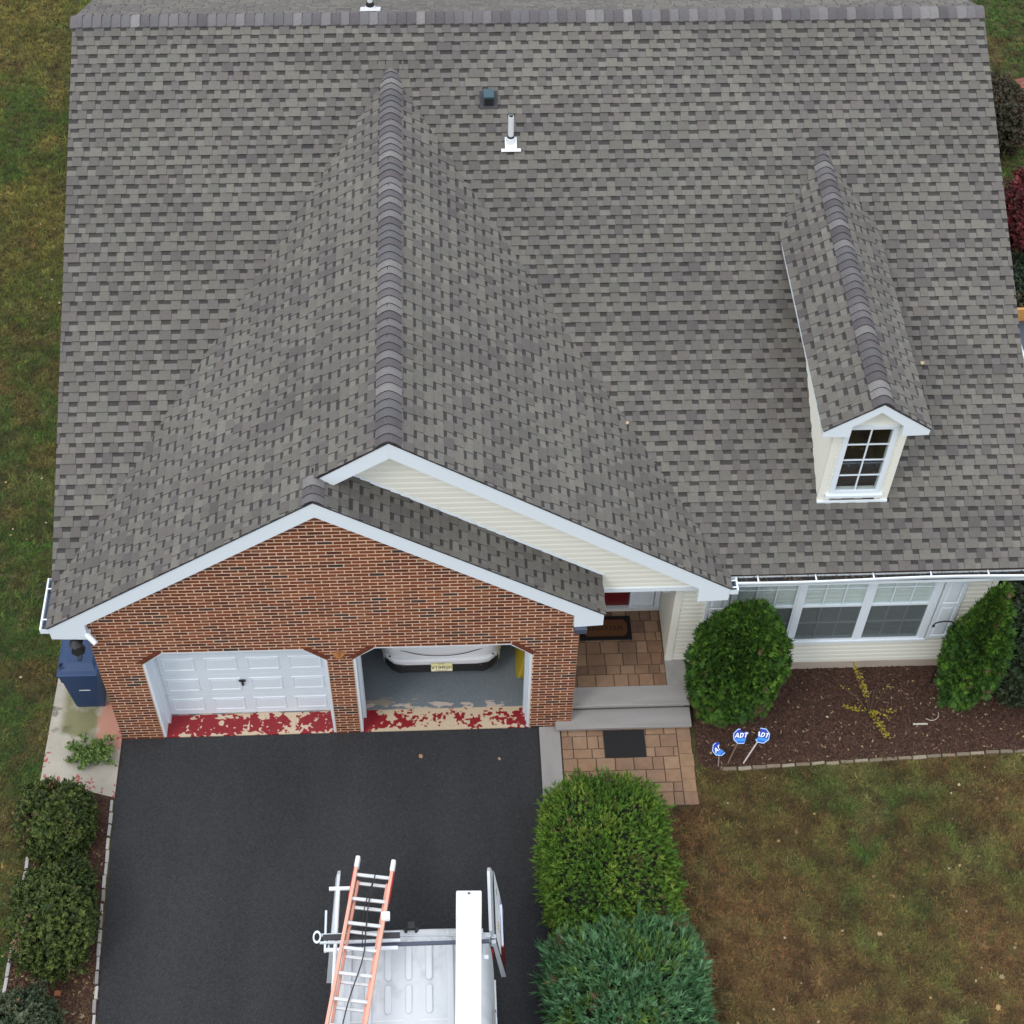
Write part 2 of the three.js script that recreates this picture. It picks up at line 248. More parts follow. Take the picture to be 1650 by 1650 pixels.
// interior shell
part('side_wall', box(0.02, 0.14, 0, 2.98, -15.3, -0.02), M.cream, house); part('side_wall', box(12.34, 12.46, 0, 2.95, -15.3, -0.92), M.cream, house);
part('rear_wall', box(0.14, 12.34, 0, 2.95, -15.3, -15.18), M.cream, house);
part('gable_end', extrX([[-0.62, 2.95], [-15.6, 2.95], [-8.1, YR - 0.2]], 0.02, 0.14), M.cream, house); part('gable_end', extrX([[-0.62, 2.95], [-15.6, 2.95], [-8.1, YR - 0.2]], 12.34, 12.46), M.cream, house);
part('partition_wall', box(6.38, 6.49, 0, 2.7, -7.6, -0.36), M.cream, house); part('partition_wall', box(0.14, 6.38, 0, 2.7, -7.6, -7.5), M.inner, house);
part('partition_wall', box(7.935, 8.04, 0, 2.7, -5.2, -0.92), M.cream, house); part('partition_wall', box(8.04, 12.34, 0, 2.7, -5.2, -5.1), M.inner, house);
part('ceiling', box(0.14, 12.34, 2.7, 2.74, -15.18, -0.93), M.inner, house); part('ceiling', box(0.14, 6.38, 2.7, 2.74, -0.925, -0.36), M.inner, house);
part('room_floor', box(8.04, 12.34, 0.3, 0.38, -5.1, -1.05), M.floorWood, house);
// garage floor: worn grey epoxy with the red strip at the sill
{
  const N = 512, x0 = 0.3, z0 = -6.4, S = 6.4;
  const t = tex(1024, 1024, (i, j) => {
    const x = x0 + (i / 1024) * S, z = z0 + (1 - j / 1024) * S;
    let c = mixc([0.12, 0.145, 0.165], [0.19, 0.22, 0.245], clamp(0.5 * fbm(x * 3, z * 3, 140) + 0.5 * hash(i, j, 141)));
    if (hash(i, j, 142) > 0.93) c = mixc(c, [0.34, 0.37, 0.38], 0.6);
    const k = fbm(x * 5 + 2, z * 12, 143); c = mixc(c, [0.36, 0.29, 0.2], 0.75 * sstep(0.5, 0.56, k) * sstep(-0.62, -0.5, z) * sstep(4.55, 4.3, Math.abs(x - 0) + 0.0));
    if (z > -0.47 + 0.06 * (fbm(x * 4, 3, 146) - 0.5)) c = mixc(c, [0.5, 0.42, 0.36], sstep(0.56, 0.6, fbm(x * 6, z * 16, 144)));
    if (z > -0.365) {
      const fl = 0.55 * fbm(x * 8, z * 9, 145, 3) + 0.45 * fbm(x * 26, z * 30, 155, 2), xs = Math.min(Math.abs(x - D1), Math.abs(x - D2), Math.abs(x - D3), Math.abs(x - D4)), d1 = x < 3.25 ? 0.1 : 0.0;
      const bare = mixc([0.52, 0.4, 0.27], [0.62, 0.5, 0.36], hash(i, j, 147)), red = mixc([0.21, 0.006, 0.012], [0.27, 0.012, 0.018], hash(i, j, 148));
      const th = 0.5 + 0.16 * sstep(0.4, 0.1, xs) + d1 * (fbm(x * 2, 1, 149) > 0.42 ? 1 : -0.7) - 0.16 * sstep(-0.09, -0.02, z) - 0.1 * sstep(-0.25, -0.33, z);
      c = mixc(red, bare, sstep(th - 0.012, th + 0.012, fl));
    }
    return c;
  });
  t.repeat.set(1 / S, 1 / S); t.offset.set(-x0 / S, 1 + z0 / S);
  part('garage_floor', extrY([[D1 + 0.0, -0.01], [D2, -0.01], [D2, -0.37], [D3, -0.37], [D3, -0.01], [D4, -0.01], [D4, -0.37], [6.37, -0.37], [6.37, -7.49], [0.15, -7.49], [0.15, -0.37], [D1, -0.37]], -0.05, 0.022), std([1, 1, 1], 0.55, { map: t }), house, 'grey speckled garage floor with flaking red paint at the sill');
}

// ---------------------------------------------------------------- brick garage front
const opens = [[D1, D2], [D3, D4]], CH = 0.3;
const openAt = (y) => (y >= HD ? [] : opens.map(([a, b]) => (y <= HC ? [a, b] : [a + (CH * (y - HC)) / (HD - HC), b - (CH * (y - HC)) / (HD - HC)])));
const rakeAt = (y) => { const yy = y + 0.12; return yy < YE - SG * XL * -1 + 0.2 && y < 2.9 ? [0, W] : [Math.max(0, XL + (yy - YE) / SG), Math.min(W, XR1 - (yy - YE) / SG)]; };
const brickWall = (() => {
  const s = new THREE.Shape([[0.006, 0], [W - 0.006, 0], [W - 0.006, 2.9], [X1, Y1 - 0.16], [0.006, 2.9]].map((p) => new THREE.Vector2(...p)));
  for (const [a, b] of opens) s.holes.push(new THREE.Path([[a + 0.002, -0.001], [a + 0.002, HC], [a + CH, HD], [b - CH, HD], [b - 0.002, HC], [b - 0.002, -0.001]].map((p) => new THREE.Vector2(p[0], Math.max(p[1], 0.001)))));
  const g = new THREE.ExtrudeGeometry(s, { depth: 0.3, bevelEnabled: false }); g.translate(0, 0, -0.3055);
  return part('brick_wall', autoUV(g), M.mortar, house, 'red brick garage gable with pale mortar joints');
})();
const pieces = { brick: [], shingle: [] }; // candidates for single meshes, the ones nearest the camera are picked
{
  setSeed(41); const ch = 0.0677, m = 0.0064, mv = 0.0098;
  for (let j = 0; j < 80; j++) {
    const y0 = j * ch + mv, y1 = (j + 1) * ch - mv, ym = (y0 + y1) / 2, [xl, xr] = rakeAt(ym); if (xr - xl < 0.05) break;
    let segs = [[xl, xr]];
    for (const [a, b] of openAt(ym)) { const n = []; const pad = ym > HC ? 0.075 : 0; for (const [s, t] of segs) { if (b + pad <= s || a - pad >= t) n.push([s, t]); else { if (a - pad > s) n.push([s, a - pad]); if (b + pad < t) n.push([b + pad, t]); } } segs = n; }
    for (let i = -1; i < 34; i++) {
      const bx = i * 0.2032 + (j % 2 ? 0.1016 : 0);
      for (const [s, t] of segs) {
        const a = Math.max(bx, s) + m, b = Math.min(bx + 0.2032, t) - m; if (b - a < 0.025) continue;
        const n = fbm(a * 1.1, ym * 1.6, 150, 3), r = rnd(); let c = mixc([0.125, 0.024, 0.008], [0.25, 0.066, 0.018], clamp(rnd() * 0.75 + n * 0.4 - 0.1));
        if (r < 0.06) c = mixc([0.028, 0.022, 0.024], [0.06, 0.03, 0.024], rnd()); else if (r < 0.24) c = mixc([0.06, 0.015, 0.009], c, 0.3); else if (r > 0.95) c = mixc(c, [0.3, 0.13, 0.06], 0.5);
        const v = rr(0.85, 1.12); pieces.brick.push({ a, b, y0: y0 + rr(-0.001, 0.001), y1: y1 + rr(-0.001, 0.001), z: rr(-0.0015, 0.0018), c: c.map((k) => k * v), d: 0 });
      }
    }
  }
  for (const [a, b] of opens) for (const sgn of [0, 1]) { // angled bricks lining the clipped corners of the openings
    const P0 = sgn ? [b, HC] : [a, HC], P1 = sgn ? [b - CH, HD] : [a + CH, HD], dx = P1[0] - P0[0], dy = P1[1] - P0[1], L = Math.hypot(dx, dy), tx = dx / L, ty = dy / L, nx = sgn ? ty : -ty, ny = sgn ? -tx : tx;
    const n = 6; for (let k = 0; k < n; k++) { const s0 = (k / n) * L + 0.005, s1 = ((k + 1) / n) * L - 0.005, q = (s, h) => [P0[0] + tx * s + nx * h, P0[1] + ty * s + ny * h]; const v = rr(0.8, 1.15); pieces.brick.push({ quad: [q(s0, 0.004), q(s1, 0.004), q(s1, 0.086), q(s0, 0.086)], z: 0.004, c: [0.15 * v, 0.036 * v, 0.013 * v], ym: 2 }); }
  }
}
function brickGeo(b, o) {
  const q = b.quad ?? [[b.a, b.y0], [b.b, b.y0], [b.b, b.y1], [b.a, b.y1]], e = 0.003, cx = (q[0][0] + q[2][0]) / 2, cy = (q[0][1] + q[2][1]) / 2;
  const f = q.map(([x, y]) => [x + (x < cx ? e : -e), y + (y < cy ? e : -e), b.z]), r = q.map(([x, y]) => [x, y, b.z - 0.012]);
  o.quad(f[0], f[1], f[2], f[3], b.c); for (let i = 0; i < 4; i++) { const k = (i + 1) % 4; o.quad(r[i], r[k], f[k], f[i], b.c); }
  return o;
}
{
  const cam = camera.position, D = (b) => { const q = b.quad ? b.quad[0] : [b.a, b.y0]; return (q[0] - cam.x) ** 2 + (q[1] - cam.y) ** 2 + cam.z ** 2; };
  const open = (b) => { const q = b.quad ? b.quad[0] : [b.a, b.y1], roof = Math.min(YE + SG * (q[0] - XL), YE + SG * (XR1 - q[0])); return q[1] < roof - 0.36; };
  const s = pieces.brick.map((b) => [open(b) ? D(b) : 1e9, b]).sort((u, v) => u[0] - v[0]), rest = new GB();
  s.forEach(([, b], k) => { if (k < 300) part('brick', brickGeo(b, new GB()).geo(), brickMat, brickWall); else brickGeo(b, rest); });
  const m = part('brick_courses', rest.geo(), brickMat, brickWall); m.userData.kind = 'stuff';
}
// jambs and doors
for (const [a, b] of opens) {
  part('door_jamb', box(a + 0.002, a + 0.036, 0.024, HC - 0.01, -0.36, -0.012), M.trim, house); part('door_jamb', box(b - 0.036, b - 0.002, 0.024, HC - 0.01, -0.36, -0.012), M.trim, house);
  part('jamb_stop', box(a + 0.036, a + 0.075, 0.024, HD, -0.37, -0.24), M.trim, house); part('jamb_stop', box(b - 0.075, b - 0.036, 0.024, HD, -0.37, -0.24), M.trim, house);
  part('jamb_stop', box(b - 0.052, b - 0.037, 0.024, HC - 0.015, -0.2, -0.12), M.trim, house);
  part('door_head', box(a + CH, b - CH, HD - 0.03, HD - 0.003, -0.36, -0.012), M.trim, house);
  for (const s of [-1, 1]) { const x0 = s < 0 ? a : b, x1 = s < 0 ? a + CH : b - CH; part('door_head', new GB().hex([[x0 - s * 0.006, HC - 0.012, -0.012], [x1 - s * 0.002, HD - 0.035, -0.012], [x1 - s * 0.002, HD - 0.035, -0.36], [x0 - s * 0.006, HC - 0.012, -0.36], [x0 - s * 0.004, HC - 0.002, -0.012], [x1, HD - 0.006, -0.012], [x1, HD - 0.006, -0.36], [x0 - s * 0.004, HC - 0.002, -0.36]]).geo(), M.trim, house); }
  part('lintel', box(a - 0.05, b + 0.05, HD + 0.002, HD + 0.3, -0.42, -0.312), M.inner, house);
}
part('pier_wall', box(0.14, D1, 0, 2.7, -0.37, -0.312), M.inner, house); part('pier_wall', box(D2, D3, 0, 2.7, -0.37, -0.312), M.inner, house); part('pier_wall', box(D4, 6.38, 0, 2.7, -0.37, -0.312), M.inner, house);
{ // closed overhead door: four hinged sections of raised panels
  const a = D1 + 0.04, b = D2 - 0.04, zf = -0.385, door = part('garage_door', box(a, b, 0.03, 2.2, zf - 0.04, zf - 0.012), M.trim, house, 'closed white panelled overhead door');
  const rows = 4, cols = 4, rh = 2.1 / rows, cw = (b - a - 0.05) / cols;
  for (let r = 0; r < rows; r++) {
    const y0 = 0.03 + r * rh;
    part('door_section', new GB().hex([[a, y0 + 0.004, zf], [b, y0 + 0.004, zf], [b, y0 + 0.004, zf - 0.014], [a, y0 + 0.004, zf - 0.014], [a, y0 + rh - 0.006, zf], [b, y0 + rh - 0.006, zf], [b, y0 + rh - 0.006, zf - 0.014], [a, y0 + rh - 0.006, zf - 0.014]]).geo(), M.trim, door);
    for (let c = 0; c < cols; c++) { // each panel: raised rim around a sunk bevel and a raised field
      const x0 = a + 0.025 + c * cw + 0.06, x1 = a + 0.025 + (c + 1) * cw - 0.06, p0 = y0 + 0.1, p1 = y0 + rh - 0.1, g = new GB(), ring = (i, z) => [[x0 + i, p0 + i, z], [x1 - i, p0 + i, z], [x1 - i, p1 - i, z], [x0 + i, p1 - i, z]];
      const R = [ring(0, zf + 0.001), ring(0.012, zf + 0.011), ring(0.026, zf + 0.011), ring(0.045, zf + 0.001), ring(0.062, zf + 0.006)];
      for (let k = 0; k < 4; k++) for (let i = 0; i < 4; i++) { const j = (i + 1) % 4; g.quad(R[k][i], R[k][j], R[k + 1][j], R[k + 1][i]); }
      g.quad(...R[4]); part('panel', g.geo(), M.trim, door);
    }
  }
  part('handle', merge(box(1.79, 1.815, 0.8, 0.93, zf + 0.001, zf + 0.03), box(1.755, 1.85, 0.915, 0.94, zf + 0.012, zf + 0.035)), M.black, door);
  part('bottom_latch', box(1.7, 1.9, 0.036, 0.06, zf + 0.001, zf + 0.02), M.metal, door);
}

// ---------------------------------------------------------------- trim boards
{ // garage rake with eave returns
  const tp = 0.02, hgt = 0.3, yb = 2.745;
  const L = (x) => YE + SG * (x - XL), R = (x) => YE + SG * (XR1 - x);
  const xk = 0.05, xk2 = 6.36;
  part('rake_board', extrZ([[XL, L(XL) - tp], [X1, Y1 - tp], [X1, Y1 - hgt], [xk, L(xk) - hgt], [xk, yb], [XL, yb + 0.03]], 0.012, 0.098), M.trim, house);
  part('rake_board', extrZ([[X1 + 0.001, Y1 - tp], [XR1, R(XR1) - tp], [XR1, yb + 0.03], [xk2 - 0.06 + 0.1, yb], [xk2 + 0.04, R(xk2 + 0.04) - hgt], [X1 + 0.001, Y1 - hgt]], 0.012, 0.098), M.trim, house);
  // main gable rake
  const R2 = (x) => YE + SGR * (XR2 - x), xe = X1 + hgt / (2 * SG);
  part('rake_board', extrZ([[X1 + 0.02, Y1 - tp], [X2, Y2 - tp], [X2, Y2 - hgt], [xe, L(xe) - hgt]], ZF2 - 0.09, ZF2 - 0.006), M.trim, house);
  part('rake_board', extrZ([[X2 + 0.001, Y2 - tp], [XR2, R2(XR2) - tp], [XR2, yb + 0.02], [8.08, yb], [8.08, R2(8.08) - hgt], [X2 + 0.001, Y2 - hgt]], ZF2 - 0.09, ZF2 - 0.006), M.trim, house);
  part('soffit', new GB().hex([[X2, Y2 - 0.2, ZF2 - 0.09], [8.3, R2(8.3) - 0.2, ZF2 - 0.09], [8.3, R2(8.3) - 0.2, ZS], [X2, Y2 - 0.2, ZS], [X2, Y2 - 0.18, ZF2 - 0.09], [8.3, R2(8.3) - 0.18, ZF2 - 0.09], [8.3, R2(8.3) - 0.18, ZS], [X2, Y2 - 0.18, ZS]]).geo(), M.trimDull, house);
  // eave soffits and fascia
  part('soffit', box(8.09, 12.78, 2.76, 2.78, ZW - 0.02, ZE - 0.012), M.trimDull, house); part('fascia', box(8.52, 12.79, 2.74, YE - 0.07, ZE - 0.01, ZE + 0.012), M.trim, house);
  part('soffit', box(XL + 0.01, 0.02, 2.76, 2.78, -0.75, 0.01), M.trimDull, house); part('fascia', box(XL, XL + 0.02, 2.74, YE - 0.02, -0.75, 0.01), M.trim, house);
  part('fascia', box(XR2 - 0.02, XR2 - 0.001, 2.74, YE - 0.02, ZE + 0.015, ZF2 - 0.092), M.trim, house);
  part('rake_board', extrX([[ZE, YE - 0.03], [ZR, YR - 0.03], [ZR, YR - 0.24], [ZE, YE - 0.26]], XLM + 0.015, XLM + 0.045), M.trim, house);
  part('rake_board', extrX([[ZE, YE - 0.03], [ZR, YR - 0.03], [ZR, YR - 0.24], [ZE, YE - 0.26]], XRM - 0.045, XRM - 0.015), M.trim, house);
}
// cream lap siding
function lap(parent, list, z, mat = M.cream) { // list of [x0bottom, x1bottom, x0top, x1top, y0, y1]; facing +z
  for (const [a, b, c, d, y0, y1] of list) { const q = 0.66, ym = mix(y0, y1, q), am = mix(a, c, q), bm = mix(b, d, q), f = z + 0.0115, t = z + 0.002; part('siding_board', new GB().quad([a, y0, f], [b, y0, f], [bm, ym, f], [am, ym, f]).quad([am, ym, f], [bm, ym, f], [d, y1, t], [c, y1, t]).quad([a, y0, z], [b, y0, z], [b, y0, f], [a, y0, f]).quad([a, y0, z], [a, y0, f], [am, ym, f], [c, y1, t]).quad([b, y0, f], [b, y0, z], [d, y1, t], [bm, ym, f]).geo(), mat, parent); }
}
const sidingGable = (() => {
  const L = (x) => YE + SG * (x - XL), lo = (y) => (y > YE - 0.05 ? Math.max(X1 + (Y1 - y) / SG - 0.04, X2 - (Y2 - y) / SG) : 6.5), hi = (y) => Math.min(8.45, X2 + (Y2 - y) / SGR);
  const w = part('gable_wall', extrZ([[6.5, 2.72], [8.44, 2.72], [8.44, YE - 0.1], [X2, Y2 - 0.16], [3.66, L(3.66) - 0.15], [6.5, 3.1]], ZS - 0.1, ZS - 0.002), M.cream, house, 'cream siding under the big gable'), out = [], e = 0.102;
  for (let y = 2.72; y < Y2 - 0.2; y += e) { const t = Math.min(y + e, Y2 - 0.18); if (hi(t) - lo(t) < 0.03) break; out.push([lo(y), hi(y), lo(t), hi(t), y, t]); }
  lap(w, out, ZS); return w;
})();
part('flashing_trim', new GB().hex([[3.5, Y1 - SG * (3.5 - X1) + 0.012, ZS + 0.03], [XR1 + 0.05, YE + 0.02 - SG * 0.05, ZS + 0.03], [XR1 + 0.05, YE + 0.02 - SG * 0.05, ZS + 0.017], [3.5, Y1 - SG * (3.5 - X1) + 0.012, ZS + 0.017], [3.5, Y1 - SG * (3.5 - X1) + 0.05, ZS + 0.024], [XR1 + 0.05, YE + 0.058 - SG * 0.05, ZS + 0.024], [XR1 + 0.05, YE + 0.058 - SG * 0.05, ZS + 0.017], [3.5, Y1 - SG * (3.5 - X1) + 0.05, ZS + 0.017]]).geo(), M.trim, house);
part('porch_beam', box(6.5, 8.3, 2.64, 2.72, ZS - 0.14, ZS + 0.03), M.trim, house); part('porch_ceiling', box(6.5, 7.93, 2.66, 2.68, -1.85, ZS - 0.145), M.trimDull, house); part('soffit', box(7.94, 8.45, 2.66, 2.68, -0.9, ZS - 0.145), M.trimDull, house);
part('entry_wall', box(6.49, 7.935, 0.3, 2.7, -2.0, -1.87), M.cream, house);
const frontWall = part('front_wall', box(7.94, 12.46, 0.19, 2.78, ZW - 0.12, ZW - 0.002), M.cream, house, 'cream lap siding wall around the triple window');
{ const out = []; for (let y = 0.195; y < 2.7; y += 0.102) out.push([7.99, 12.42, 7.99, 12.42, y, Math.min(y + 0.102, 2.77)]); lap(frontWall, out, ZW); }
part('foundation', box(7.95, 12.45, -0.02, 0.19, ZW - 0.12, ZW + 0.02), M.foundation, house);
part('corner_post', box(7.925, 8.03, FY + 0.002, 2.7, ZW - 0.05, ZW + 0.024), M.creamCorner, house); part('corner_post', box(12.4, 12.475, 0.195, 2.76, ZW - 0.05, ZW + 0.024), M.creamCorner, house);
{ // front door, side panel and porch light
  const z = -1.87, d = part('front_door', box(6.62, 7.46, FY + 0.09, 2.4, z + 0.001, z + 0.04), M.redDoor, house, 'dark red front door');
  for (const [x0, x1] of [[6.72, 7.0], [7.08, 7.36]]) for (const [y0, y1] of [[0.6, 1.15], [1.3, 2.2]]) part('panel', rbox(x1 - x0, y1 - y0, 0.02, 0.006, (x0 + x1) / 2, (y0 + y1) / 2, z + 0.045), M.redDoor, d);
  part('threshold', box(6.55, 7.93, FY, FY + 0.075, z + 0.001, z + 0.09), M.trimDull, house); part('door_trim', box(7.47, 7.53, FY + 0.08, 2.45, z + 0.001, z + 0.075), M.trim, house);
  const s = part('side_panel', box(7.54, 7.84, FY + 0.08, 2.45, z + 0.001, z + 0.035), M.trim, house); for (const [y0, y1] of [[0.52, 1.05], [1.15, 2.3]]) part('panel', rbox(0.2, y1 - y0, 0.02, 0.005, 7.69, (y0 + y1) / 2, z + 0.04), M.trim, s);
  part('door_trim', box(7.85, 7.925, FY + 0.08, 2.45, z + 0.001, z + 0.075), M.trim, house);
  part('wall_lamp', merge(box(7.89, 7.933, 1.55, 1.7, -1.36, -1.26), cyl(0.035, 0.05, [7.87, 1.52, -1.31], [7.87, 1.68, -1.31], 8)), M.trimDull, house);
}
// triple window: three double-hung units with grids, screens below, blinds inside
function lite(parent, x0, x1, y0, y1, z, nx, ny, bar = 0.017) {
  const cw = (x1 - x0) / nx, rh = (y1 - y0) / ny;
  for (let i = 0; i < nx; i++) for (let j = 0; j < ny; j++) part('pane', box(x0 + i * cw, x0 + (i + 1) * cw, y0 + j * rh, y0 + (j + 1) * rh, z - 0.002, z), M.glass, parent);
  for (let i = 1; i < nx; i++) part('muntin', box(x0 + i * cw - bar / 2, x0 + i * cw + bar / 2, y0, y1, z + 0.001, z + 0.012), M.trim, parent);
  for (let j = 1; j < ny; j++) part('muntin', box(x0, x1, y0 + j * rh - bar / 2, y0 + j * rh + bar / 2, z + 0.0015, z + 0.0115), M.trim, parent);
}
{
  const y0 = 0.86, y1 = 2.5, ym = 1.69, zf = ZW + 0.018, units = [[8.8, 9.63], [9.77, 10.62], [10.755, 11.575]];
  units.forEach(([a, b]) => {
    const g = new GB(); g.box(a - 0.03, a, y0 - 0.03, y1 + 0.03, zf - 0.04, zf + 0.036); g.box(b, b + 0.03, y0 - 0.03, y1 + 0.03, zf - 0.04, zf + 0.036); g.box(a, b, y1, y1 + 0.03, zf - 0.04, zf + 0.036); g.box(a, b, y0 - 0.03, y0, zf - 0.04, zf + 0.04); g.box(a, b, ym - 0.024, ym + 0.024, zf - 0.035, zf + 0.022);
    const w = part('window', g.geo(), M.trim, house, 'double hung window with white grids and blinds');
    lite(w, a, b, ym + 0.024, y1, zf + 0.006, 3, 2); lite(w, a, b, y0, ym - 0.024, zf + 0.004, 3, 2);
    part('insect_screen', box(a + 0.002, b - 0.002, y0 + 0.002, ym - 0.026, zf + 0.022, zf + 0.0225), M.screen, w);
    for (let k = 0; k < 34; k++) { const y = y0 + 0.02 + k * 0.048; part('blind_slat', new GB().quad([a + 0.01, y, zf - 0.02 - 0.008], [b - 0.01, y, zf - 0.028], [b - 0.01, y + 0.05, zf - 0.045], [a + 0.01, y + 0.05, zf - 0.045]).geo(), M.blind, w); }
  });
  part('window_trim', box(9.66, 9.74, y0 - 0.03, y1 + 0.03, zf, zf + 0.042), M.trim, house); part('window_trim', box(10.65, 10.725, y0 - 0.03, y1 + 0.03, zf, zf + 0.042), M.trim, house);
  part('window_trim', box(8.72, 8.769, y0 - 0.03, y1 + 0.03, zf, zf + 0.042), M.trim, house); part('window_trim', box(11.606, 11.69, y0 - 0.03, y1 + 0.03, zf, zf + 0.042), M.trim, house);
  part('window_sill', box(8.7, 11.71, y0 - 0.07, y0 - 0.031, zf, zf + 0.06), M.trim, house);
  for (const [a, b] of [[8.38, 8.69], [11.72, 12.04]]) {
    const s = part('shutter', box(a, b, y0 - 0.05, y1 + 0.02, zf, zf + 0.02), M.trim, house); const st = 0.045;
    for (const [p, q] of [[a, a + st], [b - st, b]]) part('stile', box(p, q, y0 - 0.05, y1 + 0.02, zf + 0.0205, zf + 0.034), M.trim, s);
    for (const [p, q] of [[y0 - 0.05, y0 + 0.02], [1.62, 1.7], [y1 - 0.05, y1 + 0.02]]) part('rail', box(a + st, b - st, p, q, zf + 0.0205, zf + 0.033), M.trim, s);
    for (const [p, q] of [[y0 + 0.04, 1.6], [1.72, y1 - 0.07]]) part('panel', new GB().hex([[a + st + 0.012, p, zf + 0.02], [b - st - 0.012, p, zf + 0.02], [b - st - 0.012, q, zf + 0.02], [a + st + 0.012, q, zf + 0.02], [a + st + 0.045, p + 0.035, zf + 0.032], [b - st - 0.045, p + 0.035, zf + 0.032], [b - st - 0.045, q - 0.035, zf + 0.032], [a + st + 0.045, q - 0.035, zf + 0.032]]).geo(), M.trim, s);
  }
}

// ---------------------------------------------------------------- roof decks and shingles
function slab(pts, th = 0.13) { // roof deck of thickness th under a quad of points (counter-clockwise from above)
  const lo = pts.map(([x, y, z]) => [x, y - th, z]); return new GB().hex([...lo, ...pts.map(([x, y, z]) => [x, y - 0.004, z])]).geo();
}
function mainDeck() { // plan outline follows the valleys of the big gable
  const g = extrY([[XLM + 0.01, ZE], [XL + 0.02, ZE], [X2, mainZ(Y2) - 0.02], [XR2, ZE], [XRM - 0.01, ZE], [XRM - 0.01, ZR], [XLM + 0.01, ZR]], -0.13, -0.004), p = g.attributes.position;
  for (let i = 0; i < p.count; i++) p.setY(i, p.getY(i) + mainY(p.getZ(i)));
  g.computeVertexNormals(); return g;
}
const deckMain = part('main_roof', mainDeck(), M.deck, house, 'broad grey shingle roof slope');
const deckRear = part('rear_roof', slab([[XLM + 0.01, YR, ZR - 0.001], [XRM - 0.01, YR, ZR - 0.001], [XRM - 0.01, YE, 2 * ZR - ZE], [XLM + 0.01, YE, 2 * ZR - ZE]]), M.deck, house);
const deckLeft = part('gable_roof', merge(slab([[XL + 0.01, YE, 0.008], [X1, Y1, 0.008], [X1, Y1, ZS + 0.02], [XL + 0.01, YE, ZS + 0.02]]), slab([[2.5, YE + SG * (2.5 - XL), ZF2 - 0.1], [X2, Y2, ZF2 - 0.1], [X2, Y2, mainZ(Y2)], [XL + 0.6, YE + SG * 0.6, -2.0]], 0.1)), M.deck, house, 'shingle slopes of the big front gable');
const deckRight = part('gable_roof', slab([[X2 + 0.002, Y2, ZF2 - 0.1], [XR2 - 0.03, YE, ZF2 - 0.1], [XR2 - 0.03, YE, ZE - 0.1], [X2 + 0.002, Y2, mainZ(Y2)]]), M.deck, house);
const deckGar = part('garage_roof', slab([[X1 + 0.002, Y1, 0.008], [XR1 - 0.01, YE, 0.008], [XR1 - 0.01, YE, ZS + 0.001], [X1 + 0.002, Y1, ZS + 0.001]]), M.deck, house, 'lower shingle strip over the garage beside the cream siding');
part('eave_ledge', box(6.5, XR1 - 0.02, 2.76, 2.9, ZS - 0.09, 0.0), M.trimDull, house);
const dormer = part('dormer', merge(slab([[DX - DH + 0.005, DYE, DZ - 0.05], [DX, DY, DZ - 0.05], [DX, DY, mainZ(DY)], [DX - DH + 0.005, DYE, mainZ(DYE)]], 0.06), slab([[DX + 0.001, DY, DZ - 0.05], [DX + DH - 0.005, DYE, DZ - 0.05], [DX + DH - 0.005, DYE, mainZ(DYE)], [DX + 0.001, DY, mainZ(DY)]], 0.06)), M.deck, house, 'small gabled dormer with a gridded window');

const EX = 0.1445;
const tones = [[0.1, 0.09, 0.089], [0.11, 0.099, 0.095], [0.122, 0.111, 0.103], [0.12, 0.113, 0.104], [0.136, 0.126, 0.111], [0.152, 0.143, 0.124], [0.13, 0.125, 0.112], [0.143, 0.136, 0.118]];
function shingleTone(u, k, s) { const n = vn(u * 2.1, k * 0.93, s), m = vn(u * 0.5, k * 0.21, s + 9), i = clamp(n * 0.7 + rnd() * 0.45 - 0.08, 0, 0.999) * tones.length, c = tones[Math.floor(i)], v = rr(0.92, 1.08) * (0.88 + 0.24 * m); return [c[0] * v, c[1] * v, c[2] * v]; }
